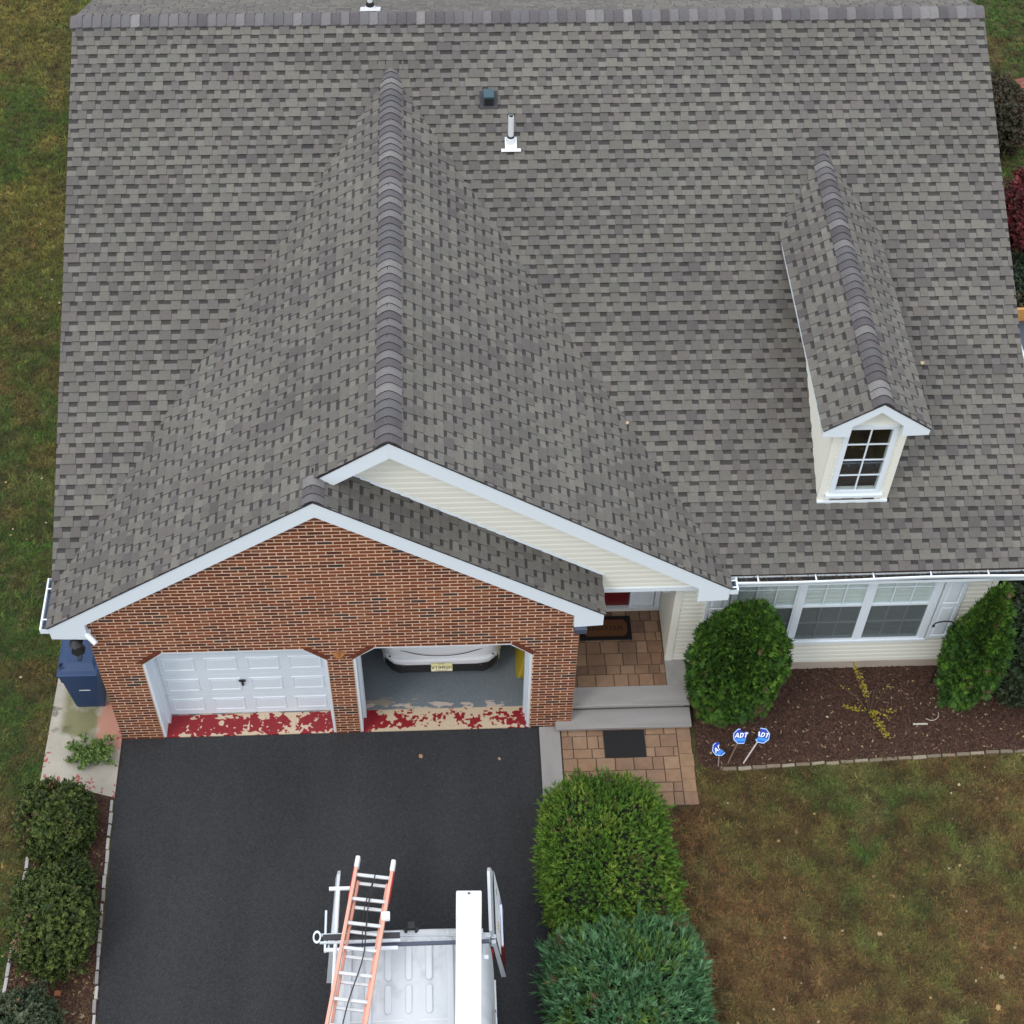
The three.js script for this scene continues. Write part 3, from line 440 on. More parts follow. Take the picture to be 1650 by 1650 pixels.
// U runs along the courses, V up the slope, N out of it; ranges(v) gives the stretches of u that the course covers
function shingleSlope(parent, O, U, V, len, ranges, s) {
  setSeed(s); const N = new THREE.Vector3().crossVectors(U, V).normalize(), n = Math.ceil(len / EX), base = new GB(); if (N.y < 0) N.negate();
  const P = (u, v, h) => [O.x + U.x * u + V.x * v + N.x * h, O.y + U.y * u + V.y * v + N.y * h, O.z + U.z * u + V.z * v + N.z * h];
  for (let k = 0; k < n; k++) {
    const va = k * EX, vb = Math.min(len, va + EX + 0.012); if (vb - va < 0.02) continue;
    for (const [r0, r1] of ranges(va + EX / 2, va, vb)) {
      let u = r0 - rr(0, 0.15), tab = rnd() < 0.5, strip = u + rr(0.1, 0.98), dv = rr(-0.002, 0.002);
      while (u < r1) {
        let w = tab ? rr(0.1, 0.17) : rr(0.075, 0.13); if (rnd() < 0.12) w *= 1.4;
        const a = Math.max(u, r0), b = Math.min(u + w, r1); u += w;
        if (u > strip) { strip += 0.985; dv = rr(-0.0025, 0.0025); }
        if (b - a < 0.006) { tab = !tab; continue; }
        const wave = 0.006 * (vn(a * 0.9, k * 1.7, s + 3) - 0.5), v0 = va + dv + wave, hb = 0.014, ht = 0.0085, v1 = vb, f = (v) => mix(hb, 0.0035, (v - v0) / EX), c = shingleTone(a, k, s), edge = [0.045, 0.043, 0.043];
        if (tab) pieces.shingle.push({ parent, base, f: (g) => {
          const t0 = f(v0) + ht, t1 = f(v1) + ht * 0.6, i = (b - a) * rr(0, 0.03);
          g.quad(P(a, v0, t0), P(b, v0, t0), P(b - i, v1, t1), P(a + i, v1, t1), c); g.quad(P(a, v0, 0.0005), P(b, v0, 0.0005), P(b, v0, t0), P(a, v0, t0), edge);
          g.quad(P(a + i, v1, 0), P(a, v0, 0), P(a, v0, t0), P(a + i, v1, t1), edge); g.quad(P(b, v0, 0), P(b - i, v1, 0), P(b - i, v1, t1), P(b, v0, t0), edge);
        }, m: P((a + b) / 2, va + EX / 2, 0) });
        else { // exposed lower laminate, its upper part carries the dark dyed granule band of architectural shingles
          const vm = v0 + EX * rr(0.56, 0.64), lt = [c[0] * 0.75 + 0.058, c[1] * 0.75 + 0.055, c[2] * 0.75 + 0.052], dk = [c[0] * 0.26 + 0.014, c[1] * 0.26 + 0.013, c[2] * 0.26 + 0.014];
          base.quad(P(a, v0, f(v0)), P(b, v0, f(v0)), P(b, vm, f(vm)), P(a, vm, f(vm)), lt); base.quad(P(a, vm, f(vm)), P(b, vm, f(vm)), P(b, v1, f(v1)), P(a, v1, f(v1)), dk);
          base.quad(P(a, v0, 0.0005), P(b, v0, 0.0005), P(b, v0, f(v0)), P(a, v0, f(v0)), edge);
        }
        tab = !tab;
      }
    }
  }
  pieces.bases = pieces.bases ?? []; pieces.bases.push([parent, base]);
}
const V3 = (x, y, z) => new THREE.Vector3(x, y, z), unit = (x, y, z) => V3(x, y, z).normalize();
{ // main front slope
  const q = Math.hypot(1, SM), len = (ZE - ZR) * q, cz = (v) => ZE - v / q;
  shingleSlope(deckMain, V3(0, YE - SM * 0.02, ZE + 0.02), V3(1, 0, 0), unit(0, SM, -1), len + 0.02, (v) => { const z = cz(v), y = mainY(z); if (y > Y2 + 0.05) return [[XLM, XRM]]; return [[XLM, XL + (y - YE) / SG + 0.12], [XR2 - (y - YE) / SGR - 0.12, XRM]]; }, 201);
  shingleSlope(deckRear, V3(0, YE, 2 * ZR - ZE), V3(1, 0, 0), unit(0, SM, 1), len, () => [[XLM, XRM]], 202);
}
{ // big gable, left slope carries on over the garage
  const q = Math.hypot(1, SG), len = (X2 - XL) * q;
  shingleSlope(deckLeft, V3(XL - 0.015, YE - SG * 0.015, 0), V3(0, 0, -1), unit(1, SG, 0), len + 0.018, (v) => { const x = XL - 0.015 + v / q; return [[x < X1 - 0.02 ? -ZF1 - 0.012 : -ZF2 - 0.012, -(ZE - (SG * (x - XL)) / SM) + 0.16]]; }, 203);
  const q2 = Math.hypot(1, SGR), len2 = (XR2 - X2) * q2;
  shingleSlope(deckRight, V3(XR2 + 0.015, YE - SGR * 0.015, 0), V3(0, 0, -1), unit(-1, SGR, 0), len2 + 0.018, (v) => { const x = XR2 + 0.015 - v / q2; return [[-ZF2 - 0.012, -(ZE - (SGR * (XR2 - x)) / SM) + 0.16]]; }, 204);
  shingleSlope(deckGar, V3(XR1 + 0.012, YE - SG * 0.012, 0), V3(0, 0, -1), unit(-1, SG, 0), (XR1 - X1) * q + 0.015, () => [[-ZF1 - 0.012, -ZS - 0.016]], 205);
  const qd = Math.hypot(1, DS), lend = DH * qd;
  for (const s of [-1, 1]) shingleSlope(dormer, V3(DX + s * (DH + 0.01), DYE - DS * 0.01, 0), V3(0, 0, -1), unit(-s, DS, 0), lend + 0.012, (v) => [[-DZ - 0.008, -mainZ(DYE + (DS * v) / qd) + 0.14]], 206 + s);
}
{
  setSeed(300); const cam = camera.position; pieces.shingle.forEach((s) => { s.d = (s.m[0] - cam.x) ** 2 + (s.m[1] - cam.y) ** 2 + (s.m[2] - cam.z) ** 2; });
  pieces.shingle.sort((a, b) => a.d - b.d).forEach((s, k) => { if (k < 300) { const g = new GB(); s.f(g); part('shingle', g.geo(), shingleMat, s.parent); } else s.f(s.base); });
  for (const [p, b] of pieces.bases) { const m = part('shingle_courses', b.geo(), shingleMat, p); m.userData.kind = 'stuff'; }
}
// ridge caps: overlapping bent pieces
const capTones = [[0.122, 0.112, 0.119], [0.146, 0.136, 0.142], [0.1, 0.09, 0.096], [0.125, 0.122, 0.13], [0.195, 0.187, 0.188], [0.115, 0.112, 0.12], [0.097, 0.088, 0.096], [0.165, 0.156, 0.161], [0.11, 0.101, 0.108]];
function ridge(parent, A, B, sl, sr, half, s) { // from A (low, exposed end) to B; slopes sl, sr fall to the left and right of the run
  setSeed(s); const d = V3(...B).sub(V3(...A)), L = d.length(); d.normalize(); const R = V3(0, 1, 0).cross(d).negate(), n = Math.round(L / 0.136), st = L / n;
  for (let k = 0; k < n; k++) {
    const cv0 = rr(0.9, 1.1), c = pick(capTones).map((v) => v * cv0), g = new GB(), sec = (t, lift) => [-1, -0.62, -0.3, 0, 0.3, 0.62, 1].map((f) => { const w = f * half, fall = f < 0 ? sl : sr, y = -half * fall * (0.72 * f * f + 0.28 * Math.abs(f)) + 0.004; return [A[0] + d.x * t + R.x * w, A[1] + d.y * t + y + lift, A[2] + d.z * t + R.z * w]; });
    const j = rr(-0.006, 0.006), a = sec(k * st - 0.005 + j, 0.036), b = sec((k + 1) * st + 0.03, 0.018), a2 = sec(k * st - 0.005 + j, 0.014);
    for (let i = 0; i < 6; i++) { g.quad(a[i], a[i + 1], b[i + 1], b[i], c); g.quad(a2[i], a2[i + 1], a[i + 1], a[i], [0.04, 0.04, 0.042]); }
    g.quad(a2[0], a[0], b[0], [b[0][0], b[0][1] - 0.012, b[0][2]], c); g.quad(a[6], a2[6], [b[6][0], b[6][1] - 0.012, b[6][2]], b[6], c);
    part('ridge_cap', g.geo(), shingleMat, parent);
  }
}
ridge(deckMain, [XRM, YR, ZR], [XLM, YR, ZR], SM, SM, 0.15, 310);
ridge(deckLeft, [X2, Y2, ZF2 + 0.012], [X2, Y2, mainZ(Y2) - 0.08], SG, SGR, 0.155, 311);
ridge(deckGar, [X1, Y1, ZF1 + 0.01], [X1, Y1, ZF2 - 0.01], SG, SG, 0.13, 312);
ridge(dormer, [DX, DY, DZ + 0.008], [DX, DY, mainZ(DY) - 0.06], DS, DS, 0.135, 313);
// thin dark strips under the shingle ends along the rakes
{
  const strip = (a, b, z0, z1, n = 'edge_strip') => part(n, new GB().hex([[a[0], a[1] - 0.019, z1], [b[0], b[1] - 0.019, z1], [b[0], b[1] - 0.019, z0], [a[0], a[1] - 0.019, z0], [a[0], a[1] - 0.002, z1], [b[0], b[1] - 0.002, z1], [b[0], b[1] - 0.002, z0], [a[0], a[1] - 0.002, z0]]).geo(), M.charcoal, house);
  strip([XL, YE], [X1, Y1], ZF1 - 0.09, ZF1 + 0.006); strip([X1, Y1], [XR1, YE], ZF1 - 0.09, ZF1 + 0.006); strip([X1 + 0.03, Y1], [X2, Y2], ZF2 - 0.088, ZF2 + 0.006); strip([X2, Y2], [XR2, YE], ZF2 - 0.088, ZF2 + 0.006);
  strip([DX - DH, DYE], [DX, DY], DZ - 0.008, DZ + 0.003); strip([DX, DY], [DX + DH, DYE], DZ - 0.008, DZ + 0.003);
}
{ // dormer front, cheeks, window
  const x0 = DX - DWW / 2, x1 = DX + DWW / 2, yb = mainY(DWZ) - 0.03, z = DWZ, hg = 0.17;
  for (const s of [-1, 1]) {
    const xe = DX + s * DH, xw = DX + s * 0.33, A = (x) => DYE + DS * (DH - Math.abs(x - DX));
    const pts = [[DX, DY - 0.02], [xe, DYE - 0.02], [xe, DYE - 0.12], [xw + s * 0.0, DYE - 0.135], [xw, A(xw) - hg - 0.03], [DX, DY - hg]]; part('rake_board', extrZ(s < 0 ? pts.slice().reverse() : pts, DZ - 0.045 - s * 0.0005, DZ - 0.006), M.trim, dormer);
    part('soffit', new GB().hex([[DX, DY - hg + 0.02, DZ - 0.045], [xe, DYE - 0.1, DZ - 0.045], [xe, DYE - 0.1, z], [DX, DY - hg + 0.02, z], [DX, DY - hg + 0.03, DZ - 0.045], [xe, DYE - 0.09, DZ - 0.045], [xe, DYE - 0.09, z], [DX, DY - hg + 0.03, z]]).geo(), M.trimDull, dormer);
    const xc = DX + s * DWW / 2, zc = mainZ(DYE); // cheek of lap boards
    part('cheek', extrX([[z, yb], [z, DYE - 0.03], [zc, DYE - 0.03]], Math.min(xc, xc - s * 0.06), Math.max(xc, xc - s * 0.06)), M.cream, dormer);
    for (let y = yb; y < DYE - 0.05; y += 0.102) { const za = z, zb0 = mainZ(y), zb1 = mainZ(Math.min(y + 0.102, DYE)), yt = Math.min(y + 0.102, DYE - 0.03), X = (h) => xc + s * h; part('siding_board', new GB().quad([X(0.015), y, za], [X(0.015), y, zb0], [X(0.002), yt, zb1], [X(0.002), yt, za]).quad([X(0.015), y, za], [X(0.015), y, zb0], [X(0), y, zb0], [X(0), y, za]).geo(), M.cream, dormer); }
    part('corner_post', box(Math.min(xc + s * 0.02, xc - s * 0.07), Math.max(xc + s * 0.02, xc - s * 0.07), yb - 0.03, DYE - 0.02, z - 0.02, z + 0.022), M.creamCorner, dormer);
    part('fascia', box(Math.min(xe - s * 0.012, xe), Math.max(xe - s * 0.012, xe), DYE - 0.11, DYE - 0.025, zc - 0.1, DZ - 0.05), M.trim, dormer);
  }
  const a = DX - 0.285, b = DX + 0.285, w0 = 3.66, w1 = 4.93;
  part('front_wall', merge(box(x0, a, yb, DYE, z - 0.06, z), box(b, x1, yb, DYE, z - 0.06, z), box(a, b, yb, w0, z - 0.06, z), extrZ([[a, w1], [b, w1], [b, DYE], [x1, DYE], [DX, DY - 0.17], [x0, DYE], [a, DYE]], z - 0.06, z)), M.cream, dormer);
  const bd = []; for (let y = yb + 0.02; y < DYE; y += 0.085) for (const [p, q] of [[x0 + 0.06, a - 0.02], [b + 0.02, x1 - 0.06]]) bd.push([p, q, p, q, y, y + 0.085]); lap(dormer, bd, z + 0.001);
  const fr = new GB(); fr.box(a - 0.06, a + 0.01, w0 - 0.05, w1 + 0.04, z + 0.002, z + 0.04); fr.box(b - 0.01, b + 0.06, w0 - 0.05, w1 + 0.04, z + 0.002, z + 0.04); fr.box(a + 0.01, b - 0.01, w1 - 0.01, w1 + 0.04, z + 0.003, z + 0.039); fr.box(a + 0.01, b - 0.01, w0 - 0.05, w0 + 0.015, z + 0.003, z + 0.045);
  part('window_frame', fr.geo(), M.trim, dormer); part('sill', box(a - 0.1, b + 0.1, w0 - 0.09, w0 - 0.051, z + 0.002, z + 0.07), M.trim, dormer); part('apron_flashing', box(x0 - 0.02, x1 + 0.02, yb - 0.02, yb + 0.05, z + 0.024, z + 0.05), M.trim, dormer);
  lite(dormer, a + 0.01, b - 0.01, w0 + 0.015, w1 - 0.01, z + 0.012, 2, 4, 0.02);
  for (const s of [-1, 1]) part('added_dark_panel', box(Math.min(DX + s * 0.36, DX + s * 0.39), Math.max(DX + s * 0.36, DX + s * 0.39), yb + 0.02, DYE, -3.4, z - 0.065), M.deck, dormer);  // added dark panels over the cheeks, keep the dormer interior dim
  part('added_dark_sheet', new GB().quad([DX - 0.355, mainY(-1.47) + 0.035, -1.47], [DX + 0.355, mainY(-1.47) + 0.035, -1.47], [DX + 0.355, mainY(-3.4) + 0.035, -3.4], [DX - 0.355, mainY(-3.4) + 0.035, -3.4]).geo(), M.deck, dormer);  // added dark sheet over the shingles, darkens the view through the glass
  part('meeting_rail', box(a + 0.01, b - 0.01, 4.2, 4.225, z - 0.03, z - 0.01), M.slate, dormer);
}

// ---------------------------------------------------------------- gutters
function gutter(x0, x1, z, s, label) { // open trough along x, front lip bowed a little, straps and leaf litter inside
  setSeed(s); const g = new GB(), y = YE - 0.03, n = 10, hgt = 0.1;
  const P = (t) => mix(x0, x1, t), bow = (t) => 0.012 * Math.sin(t * 7), prof = (t) => { const zb = z, zo = z + 0.115 + bow(t), yy = y - 0.012 * Math.cos(t * 5); return [[zb, yy - 0.045], [zb, yy - hgt], [zo - 0.03, yy - hgt], [zo, yy - 0.03], [zo, yy - 0.004], [zo - 0.018, yy + 0.002], [zo - 0.018, yy - 0.008]]; };
  for (let k = 0; k < n; k++) { const a = prof(k / n), b = prof((k + 1) / n), xa = P(k / n), xb = P((k + 1) / n); for (let i = 0; i < 6; i++) g.quad([xa, a[i][1], a[i][0]], [xb, b[i][1], b[i][0]], [xb, b[i + 1][1], b[i + 1][0]], [xa, a[i + 1][1], a[i + 1][0]]); }
  for (const [t, x] of [[0, x0], [1, x1]]) { const a = prof(t); g.quad([x, a[0][1], a[0][0]], [x, a[1][1], a[1][0]], [x, a[2][1], a[2][0]], [x, a[3][1], a[3][0]]); g.tri([x, a[0][1], a[0][0]], [x, a[3][1], a[3][0]], [x, a[4][1], a[4][0]]); }
  const m = part('gutter', g.geo(), M.trim, house, label);
  for (let x = x0 + 0.28; x < x1; x += 0.78) part('strap', box(x, x + 0.022, y - 0.01, y - 0.004, z + 0.002, z + 0.1), M.trim, m);
  const d = new GB(); for (let k = 0; k < (x1 - x0) * 130; k++) { const x = rr(x0 + 0.03, x1 - 0.03), zz = rr(z + 0.012, z + 0.085), q = rr(0.012, 0.03), a = rr(0, 6.3), h = y - 0.05 + rr(0, 0.03), cx = Math.cos(a) * q, sx = Math.sin(a) * q; d.tri([x, h, zz], [x + cx, h + 0.006, clamp(zz + sx, z + 0.005, z + 0.09)], [x - sx * 0.5, h + 0.01, clamp(zz + cx * 0.5, z + 0.005, z + 0.09)], pick([[0.05, 0.03, 0.02], [0.16, 0.1, 0.05], [0.03, 0.025, 0.02], [0.25, 0.19, 0.12]])); }
  const l = part('leaf_debris', d.geo(), new THREE.MeshStandardMaterial({ vertexColors: true, roughness: 1, side: THREE.DoubleSide }), m); l.userData.kind = 'stuff'; part('dark_fill', box(x0 + 0.01, x1 - 0.01, y - 0.09, y - 0.055, z + 0.004, z + 0.082), M.dark, m); return m;  // dark box: gutter debris plus the shadow gap behind the lip, as colour
}
gutter(8.6, 12.86, ZE + 0.014, 401, 'white gutter above the triple window');
function gutterZ(x, s, z0, z1, label) { // trough along z on the side s of x
  const y = YE - 0.03, X = (d) => x + s * d, g = new GB(); for (const [a, b, p, q] of [[0.0, 0.004, y - 0.1, y], [0.004, 0.09, y - 0.1, y - 0.095], [0.09, 0.112, y - 0.1, y - 0.002]]) g.box(Math.min(X(a), X(b)), Math.max(X(a), X(b)), p, q, z0, z1); for (const z of [z0, z1 - 0.004]) g.box(Math.min(X(0.004), X(0.09)), Math.max(X(0.004), X(0.09)), y - 0.095, y - 0.004, z, z + 0.004);
  const m = part('gutter', g.geo(), M.trim, house, label); part('dark_fill', box(Math.min(X(0.005), X(0.089)), Math.max(X(0.005), X(0.089)), y - 0.0945, y - 0.06, z0 + 0.005, z1 - 0.005), M.slate, m);
  for (const z of [z0 + 0.16, z1 - 0.17]) part('strap', box(Math.min(X(0.004), X(0.1)), Math.max(X(0.004), X(0.1)), y - 0.01, y - 0.004, z, z + 0.02), M.trim, m);
}
gutterZ(XL - 0.002, -1, -0.72, 0.1, 'short white gutter on the left garage eave'); gutterZ(XR2 + 0.002, 1, -0.47, -0.25, 'short white gutter at the right end of the gable');
part('downspout', merge(cyl(0.035, 0.035, [12.74, 2.9, -0.43], [12.74, 2.7, -0.62], 10), cyl(0.035, 0.035, [12.74, 2.7, -0.62], [12.52, 2.55, -1.1], 10), cyl(0.035, 0.035, [12.52, 2.56, -1.1], [12.52, 0.2, -1.1], 10)), M.trim, house);
// fittings on the garage wall
{
  const star = []; for (let k = 0; k < 10; k++) { const a = Math.PI / 2 + (k * Math.PI) / 5, r = k % 2 ? 0.06 : 0.115; star.push([3.262 + r * Math.cos(a), 2.1 + r * Math.sin(a)]); }
  const g = new GB(); star.forEach((p, k) => { const q = star[(k + 1) % 10]; g.tri([p[0], p[1], 0.006], [q[0], q[1], 0.006], [3.262, 2.1, 0.09]); g.quad([p[0], p[1], 0.002], [q[0], q[1], 0.002], [q[0], q[1], 0.006], [p[0], p[1], 0.006]); });
  single('wall_star', g.geo(), M.rust, 'rusty five-pointed metal star on brick between the garage doors', 'star ornament');
  const f = thing('flood_light', 'black hexagonal lamp head hanging under the left garage eave', 'outdoor lamp', [-0.13, 2.5, 0.1]);
  part('shade', cyl(0.1, 0.055, [0, 0, 0], [0, 0.17, 0], 6), M.black, f); part('cap', cyl(0.1, 0.02, [0, 0.17, 0], [0, 0.24, 0], 6), M.black, f); part('bracket', box(-0.015, 0.015, 0.22, 0.26, -0.2, 0.01), M.black, f);
  const c = thing('security_camera', 'white camera under the left rake of the brick gable', 'camera', [0.1, 2.78, 0.06]);
  part('mount', cyl(0.035, 0.035, [-0.05, 0.05, -0.05], [-0.05, 0.05, 0.02], 10), M.trimDull, c); part('housing', cyl(0.042, 0.036, [-0.06, 0.06, 0.02], [0.06, 0.0, 0.13], 14), M.trim, c);
  const d = thing('wall_lamp', 'slate grey box lamp under the right end of the garage gable', 'outdoor lamp', [6.46, 2.7, 0.02]);
  part('housing', rbox(0.17, 0.1, 0.12, 0.008, 0.03, 0.0, 0.07), M.slate, d); part('knob', cyl(0.028, 0.028, [0.0, 0.05, 0.05], [0.0, 0.1, 0.05], 8), M.slate, d); part('back_plate', box(-0.05, 0.11, -0.05, 0.05, -0.012, 0.008), M.slate, d);
}
// roof penetrations
function onMain(x, z) { return [x, mainY(z), z]; }
{
  const tilt = Math.atan(SM);
  const p = thing('vent_pipe', 'white plumbing vent pipe with black collar on the front slope', 'vent pipe', onMain(5.785, -6.2));
  const fl = merge(rbox(0.28, 0.012, 0.05, 0.004, 0, 0, 0.1), rbox(0.17, 0.02, 0.2, 0.004, 0, 0.002, 0.0)); fl.rotateX(tilt); fl.translate(0, 0.046, 0); part('flashing', fl, M.pvc, p); part('boot', cyl(0.09, 0.06, [0, 0.02, -0.05], [0, 0.12, -0.05], 16), M.pvc, p); part('collar', cyl(0.062, 0.05, [0, 0.09, -0.06], [0, 0.145, -0.06], 16), M.rubber, p); part('pipe', merge(cyl(0.04, 0.04, [0, 0.1, -0.06], [0, 0.48, -0.06], 16)), M.pvc, p); part('bore', cyl(0.033, 0.033, [0, 0.478, -0.06], [0, 0.483, -0.06], 16), M.dark, p);
  const v = thing('exhaust_vent', 'small blue-black box exhaust vent high on the front slope', 'roof vent', onMain(5.49, -6.84));
  part('hood', new GB().hex([[-0.08, 0.0, 0.08], [0.08, 0.0, 0.08], [0.08, 0.03, -0.12], [-0.08, 0.03, -0.12], [-0.075, 0.13, 0.07], [0.075, 0.13, 0.07], [0.07, 0.16, -0.08], [-0.07, 0.16, -0.08]]).geo(), M.vent, v); const fb = box(-0.13, 0.13, 0, 0.008, -0.15, 0.13); fb.rotateX(tilt); fb.translate(0, 0.016, 0); part('flange', fb, M.charcoal, v); part('mouth', box(-0.065, 0.065, 0.0, 0.11, 0.082, 0.086), M.black, v);
  const b = thing('vent_pipe', 'white flashed vent pipe just behind the main ridge', 'vent pipe', [3.8, YR - SM * 0.42, ZR - 0.42]);
  const f2 = rbox(0.3, 0.012, 0.3, 0.004); f2.rotateX(-tilt); f2.translate(0, 0.024, 0); part('flashing', f2, M.pvc, b); part('boot', cyl(0.1, 0.06, [0, 0, 0], [0, 0.1, 0], 16), M.pvc, b); part('collar', cyl(0.065, 0.05, [0, 0.09, 0], [0, 0.15, 0], 16), M.rubber, b); part('pipe', cyl(0.04, 0.04, [0, 0.1, 0], [0, 0.42, 0], 16), M.pvc, b);
}
// ---------------------------------------------------------------- edging stones
function edging(name, label, pts, mats, s, step = 0.21, w = 0.055, h = 0.05) {
  setSeed(s); const t = thing(name, label, 'edging'), c = new THREE.CatmullRomCurve3(pts.map(([x, z]) => V3(x, 0, z))), n = Math.round(c.getLength() / step);
  for (let k = 0; k < n; k++) { const p = c.getPointAt((k + 0.5) / n), d = c.getTangentAt((k + 0.5) / n), g = rbox(step - rr(0.008, 0.03), h, w * rr(0.85, 1.15), 0.008); g.rotateY(-Math.atan2(d.z, d.x) + rr(-0.05, 0.05)); g.rotateX(rr(-0.06, 0.06)); g.translate(p.x + rr(-0.006, 0.006), 0.026 + rr(-0.012, 0.008), p.z + rr(-0.006, 0.006)); part('edging_stone', g, pick(mats), t); }
}
const stoneMats = [[0.42, 0.41, 0.39], [0.3, 0.285, 0.27], [0.5, 0.485, 0.47]].map((c, k) => std([1, 1, 1], 0.95, { map: scaled(mottle(c.map((v) => v * 0.7), c.map((v) => v * 1.1), 160 + k, 12), 0.5) }));
const tanMats = [[0.26, 0.21, 0.15], [0.33, 0.28, 0.21], [0.21, 0.17, 0.12]].map((c, k) => std([1, 1, 1], 0.95, { map: scaled(mottle(c.map((v) => v * 0.7), c.map((v) => v * 1.1), 164 + k, 12), 0.5) }));
edging('bed_edging', 'row of whitish stones between the driveway and the left bed', [[-0.035, 0.98], [0.01, 2.48], [0.085, 4.14], [0.14, 5.6]], stoneMats, 51, 0.19, 0.042);
edging('bed_edging', 'row of grey stones between left lawn and left shrubs', [[-1.08, 1.6], [-1.1, 2.88], [-1.115, 4.6]], stoneMats, 52, 0.22, 0.045);
edging('bed_edging', 'row of tan stones between front mulch bed and lawn', [[8.62, 0.79], [9.41, 0.76], [10.78, 0.71], [13.1, 0.62], [14.6, 0.57]], tanMats, 53, 0.21, 0.05, 0.05);

// ---------------------------------------------------------------- shrubs
const blade = (b, o, d, n, l, w) => { const m = o.clone().addScaledVector(d, l * 0.45), t = o.clone().addScaledVector(d, l), s = n.clone().multiplyScalar(w); b.quad(o.toArray(), m.clone().add(s).toArray(), t.toArray(), m.clone().sub(s).toArray()); };
function sprig(kind) {
  const b = new GB(); setSeed(60 + kind);
  if (kind === 0) for (let k = 0; k < 9; k++) { const a = -1 + (2 * k) / 8, d = V3(Math.sin(a), Math.cos(a), rr(-0.25, 0.25)).normalize(); blade(b, V3(0, 0.12 * Math.abs(a), 0).addScaledVector(d, 0.1), d, V3(d.y, -d.x, rr(-0.4, 0.4)).normalize(), rr(0.5, 0.9) * (1 - 0.25 * Math.abs(a)), 0.085); } // flat fan
  if (kind === 1) for (let k = 0; k < 12; k++) { const a = rr(0, 6.28), e = rr(0.1, 0.75), d = V3(Math.cos(a) * e, 1, Math.sin(a) * e).normalize(); blade(b, V3(0, k * 0.05, 0), d, V3(-Math.sin(a), 0, Math.cos(a)), rr(0.45, 0.85), 0.042); } // needled plume
  if (kind === 2) for (let k = 0; k < 9; k++) { const a = k * 2.4, e = rr(0.5, 1.4), d = V3(Math.cos(a) * e, 0.8, Math.sin(a) * e).normalize(); blade(b, V3(0, k * 0.07, 0), d, V3(-Math.sin(a), rr(-0.3, 0.3), Math.cos(a)).normalize(), rr(0.3, 0.5), 0.12); } // small oval leaves
  return b.geo();
}
const SPR = [sprig(0), sprig(1), sprig(2)];
const leafMat = std([1, 1, 1], 0.75);
function superR(d, a, b, c, p) { return 1 / Math.pow(Math.pow(Math.abs(d.x) / a, p) + Math.pow(Math.abs(d.y) / b, p) + Math.pow(Math.abs(d.z) / c, p), 1 / p); }
function shrub(name, label, base, h, a, c, opt) { // body: superellipsoid of half-widths a, c and height h, uneven outline, sprigs in a deep outer shell
  const { kind = 0, n = 6000, size = 0.09, tones: tn, p = 2.4, seed: s = 1, lump = 0.12, shape = () => 1, group, droop = 0.2, inner = 0.72, cat = 'shrub' } = opt;
  setSeed(s); const t = thing(name, label, cat, [base[0], 0, base[1]], group), b = h / 2, cy = h / 2 - 0.02, list = [], q = new THREE.Quaternion(), q2 = new THREE.Quaternion(), up = V3(0, 1, 0);
  const R = (d) => superR(d, a, b, c, p) * (1 + lump * 2 * (fbm(d.x * 2.6 + s, d.z * 2.6 + d.y * 3.1, s, 3) - 0.5) + lump * 0.9 * (vn(d.x * 9 + s, d.y * 9 + d.z * 7, s + 5) - 0.5));
  const at = (d, f) => { const r = R(d) * f, y = d.y * r, k = shape(y / b); return V3(d.x * r * k, cy + y, d.z * r * k); };
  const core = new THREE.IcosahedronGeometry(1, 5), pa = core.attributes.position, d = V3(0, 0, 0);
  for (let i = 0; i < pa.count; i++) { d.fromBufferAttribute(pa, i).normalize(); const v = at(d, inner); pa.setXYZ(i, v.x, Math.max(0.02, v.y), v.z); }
  core.computeVertexNormals(); part('shade_core', core, M.core, t); part('trunk', cyl(0.05, 0.035, [0, 0, 0], [0, h * 0.5, 0], 8), M.bark, t);  // near-black solid core stands for the shaded inside of the foliage
  for (let k = 0; k < n; k++) {
    d.set(rr(-1, 1), rr(-0.95, 1), rr(-1, 1)); if (d.lengthSq() > 1 || d.lengthSq() < 0.05) { k--; continue; } d.x /= 1 / a; d.y /= 1 / b; d.z /= 1 / c; d.normalize();
    const stray = rnd() < 0.03, f = stray ? rr(1, 1.05) : 1 - 0.22 * Math.pow(rnd(), 1.6), P = at(d, f); if (P.y < 0.03) continue;
    const nrm = V3(d.x / a, d.y / b, d.z / c).normalize().addScaledVector(up, droop).add(V3(rr(-0.6, 0.6), rr(-0.5, 0.5), rr(-0.6, 0.6))).normalize(); q.setFromUnitVectors(up, nrm); q2.setFromAxisAngle(up, rr(0, 6.28)); q.multiply(q2);
    const cl = vn(d.x * 3.5 + 7, d.y * 3.5 + d.z * 3 + s, s + 2), i = clamp(cl * 0.7 + rnd() * 0.5 - 0.1, 0, 0.999) * tn.length, col = tn[Math.floor(i)], v = rr(0.75, 1.3);
    const dead = vn(d.x * 6 + 3, d.y * 5 + d.z * 6, s + 11) > 0.86 && rnd() < 0.4; list.push({ p: P, q: q.clone(), s: size * rr(0.7, 1.35) * (stray ? 1.5 : 1), c: dead ? [0.13 * v, 0.085 * v, 0.04 * v] : col.map((x) => x * v) });
  }
  instanced('foliage', SPR[kind], leafMat, list, t); return t;
}
const gBright = [[0.048, 0.115, 0.01], [0.085, 0.185, 0.015], [0.066, 0.145, 0.012], [0.135, 0.235, 0.021], [0.18, 0.24, 0.036]], gBlue = [[0.032, 0.1, 0.034], [0.062, 0.17, 0.062], [0.11, 0.235, 0.105], [0.05, 0.135, 0.038], [0.105, 0.19, 0.03]];
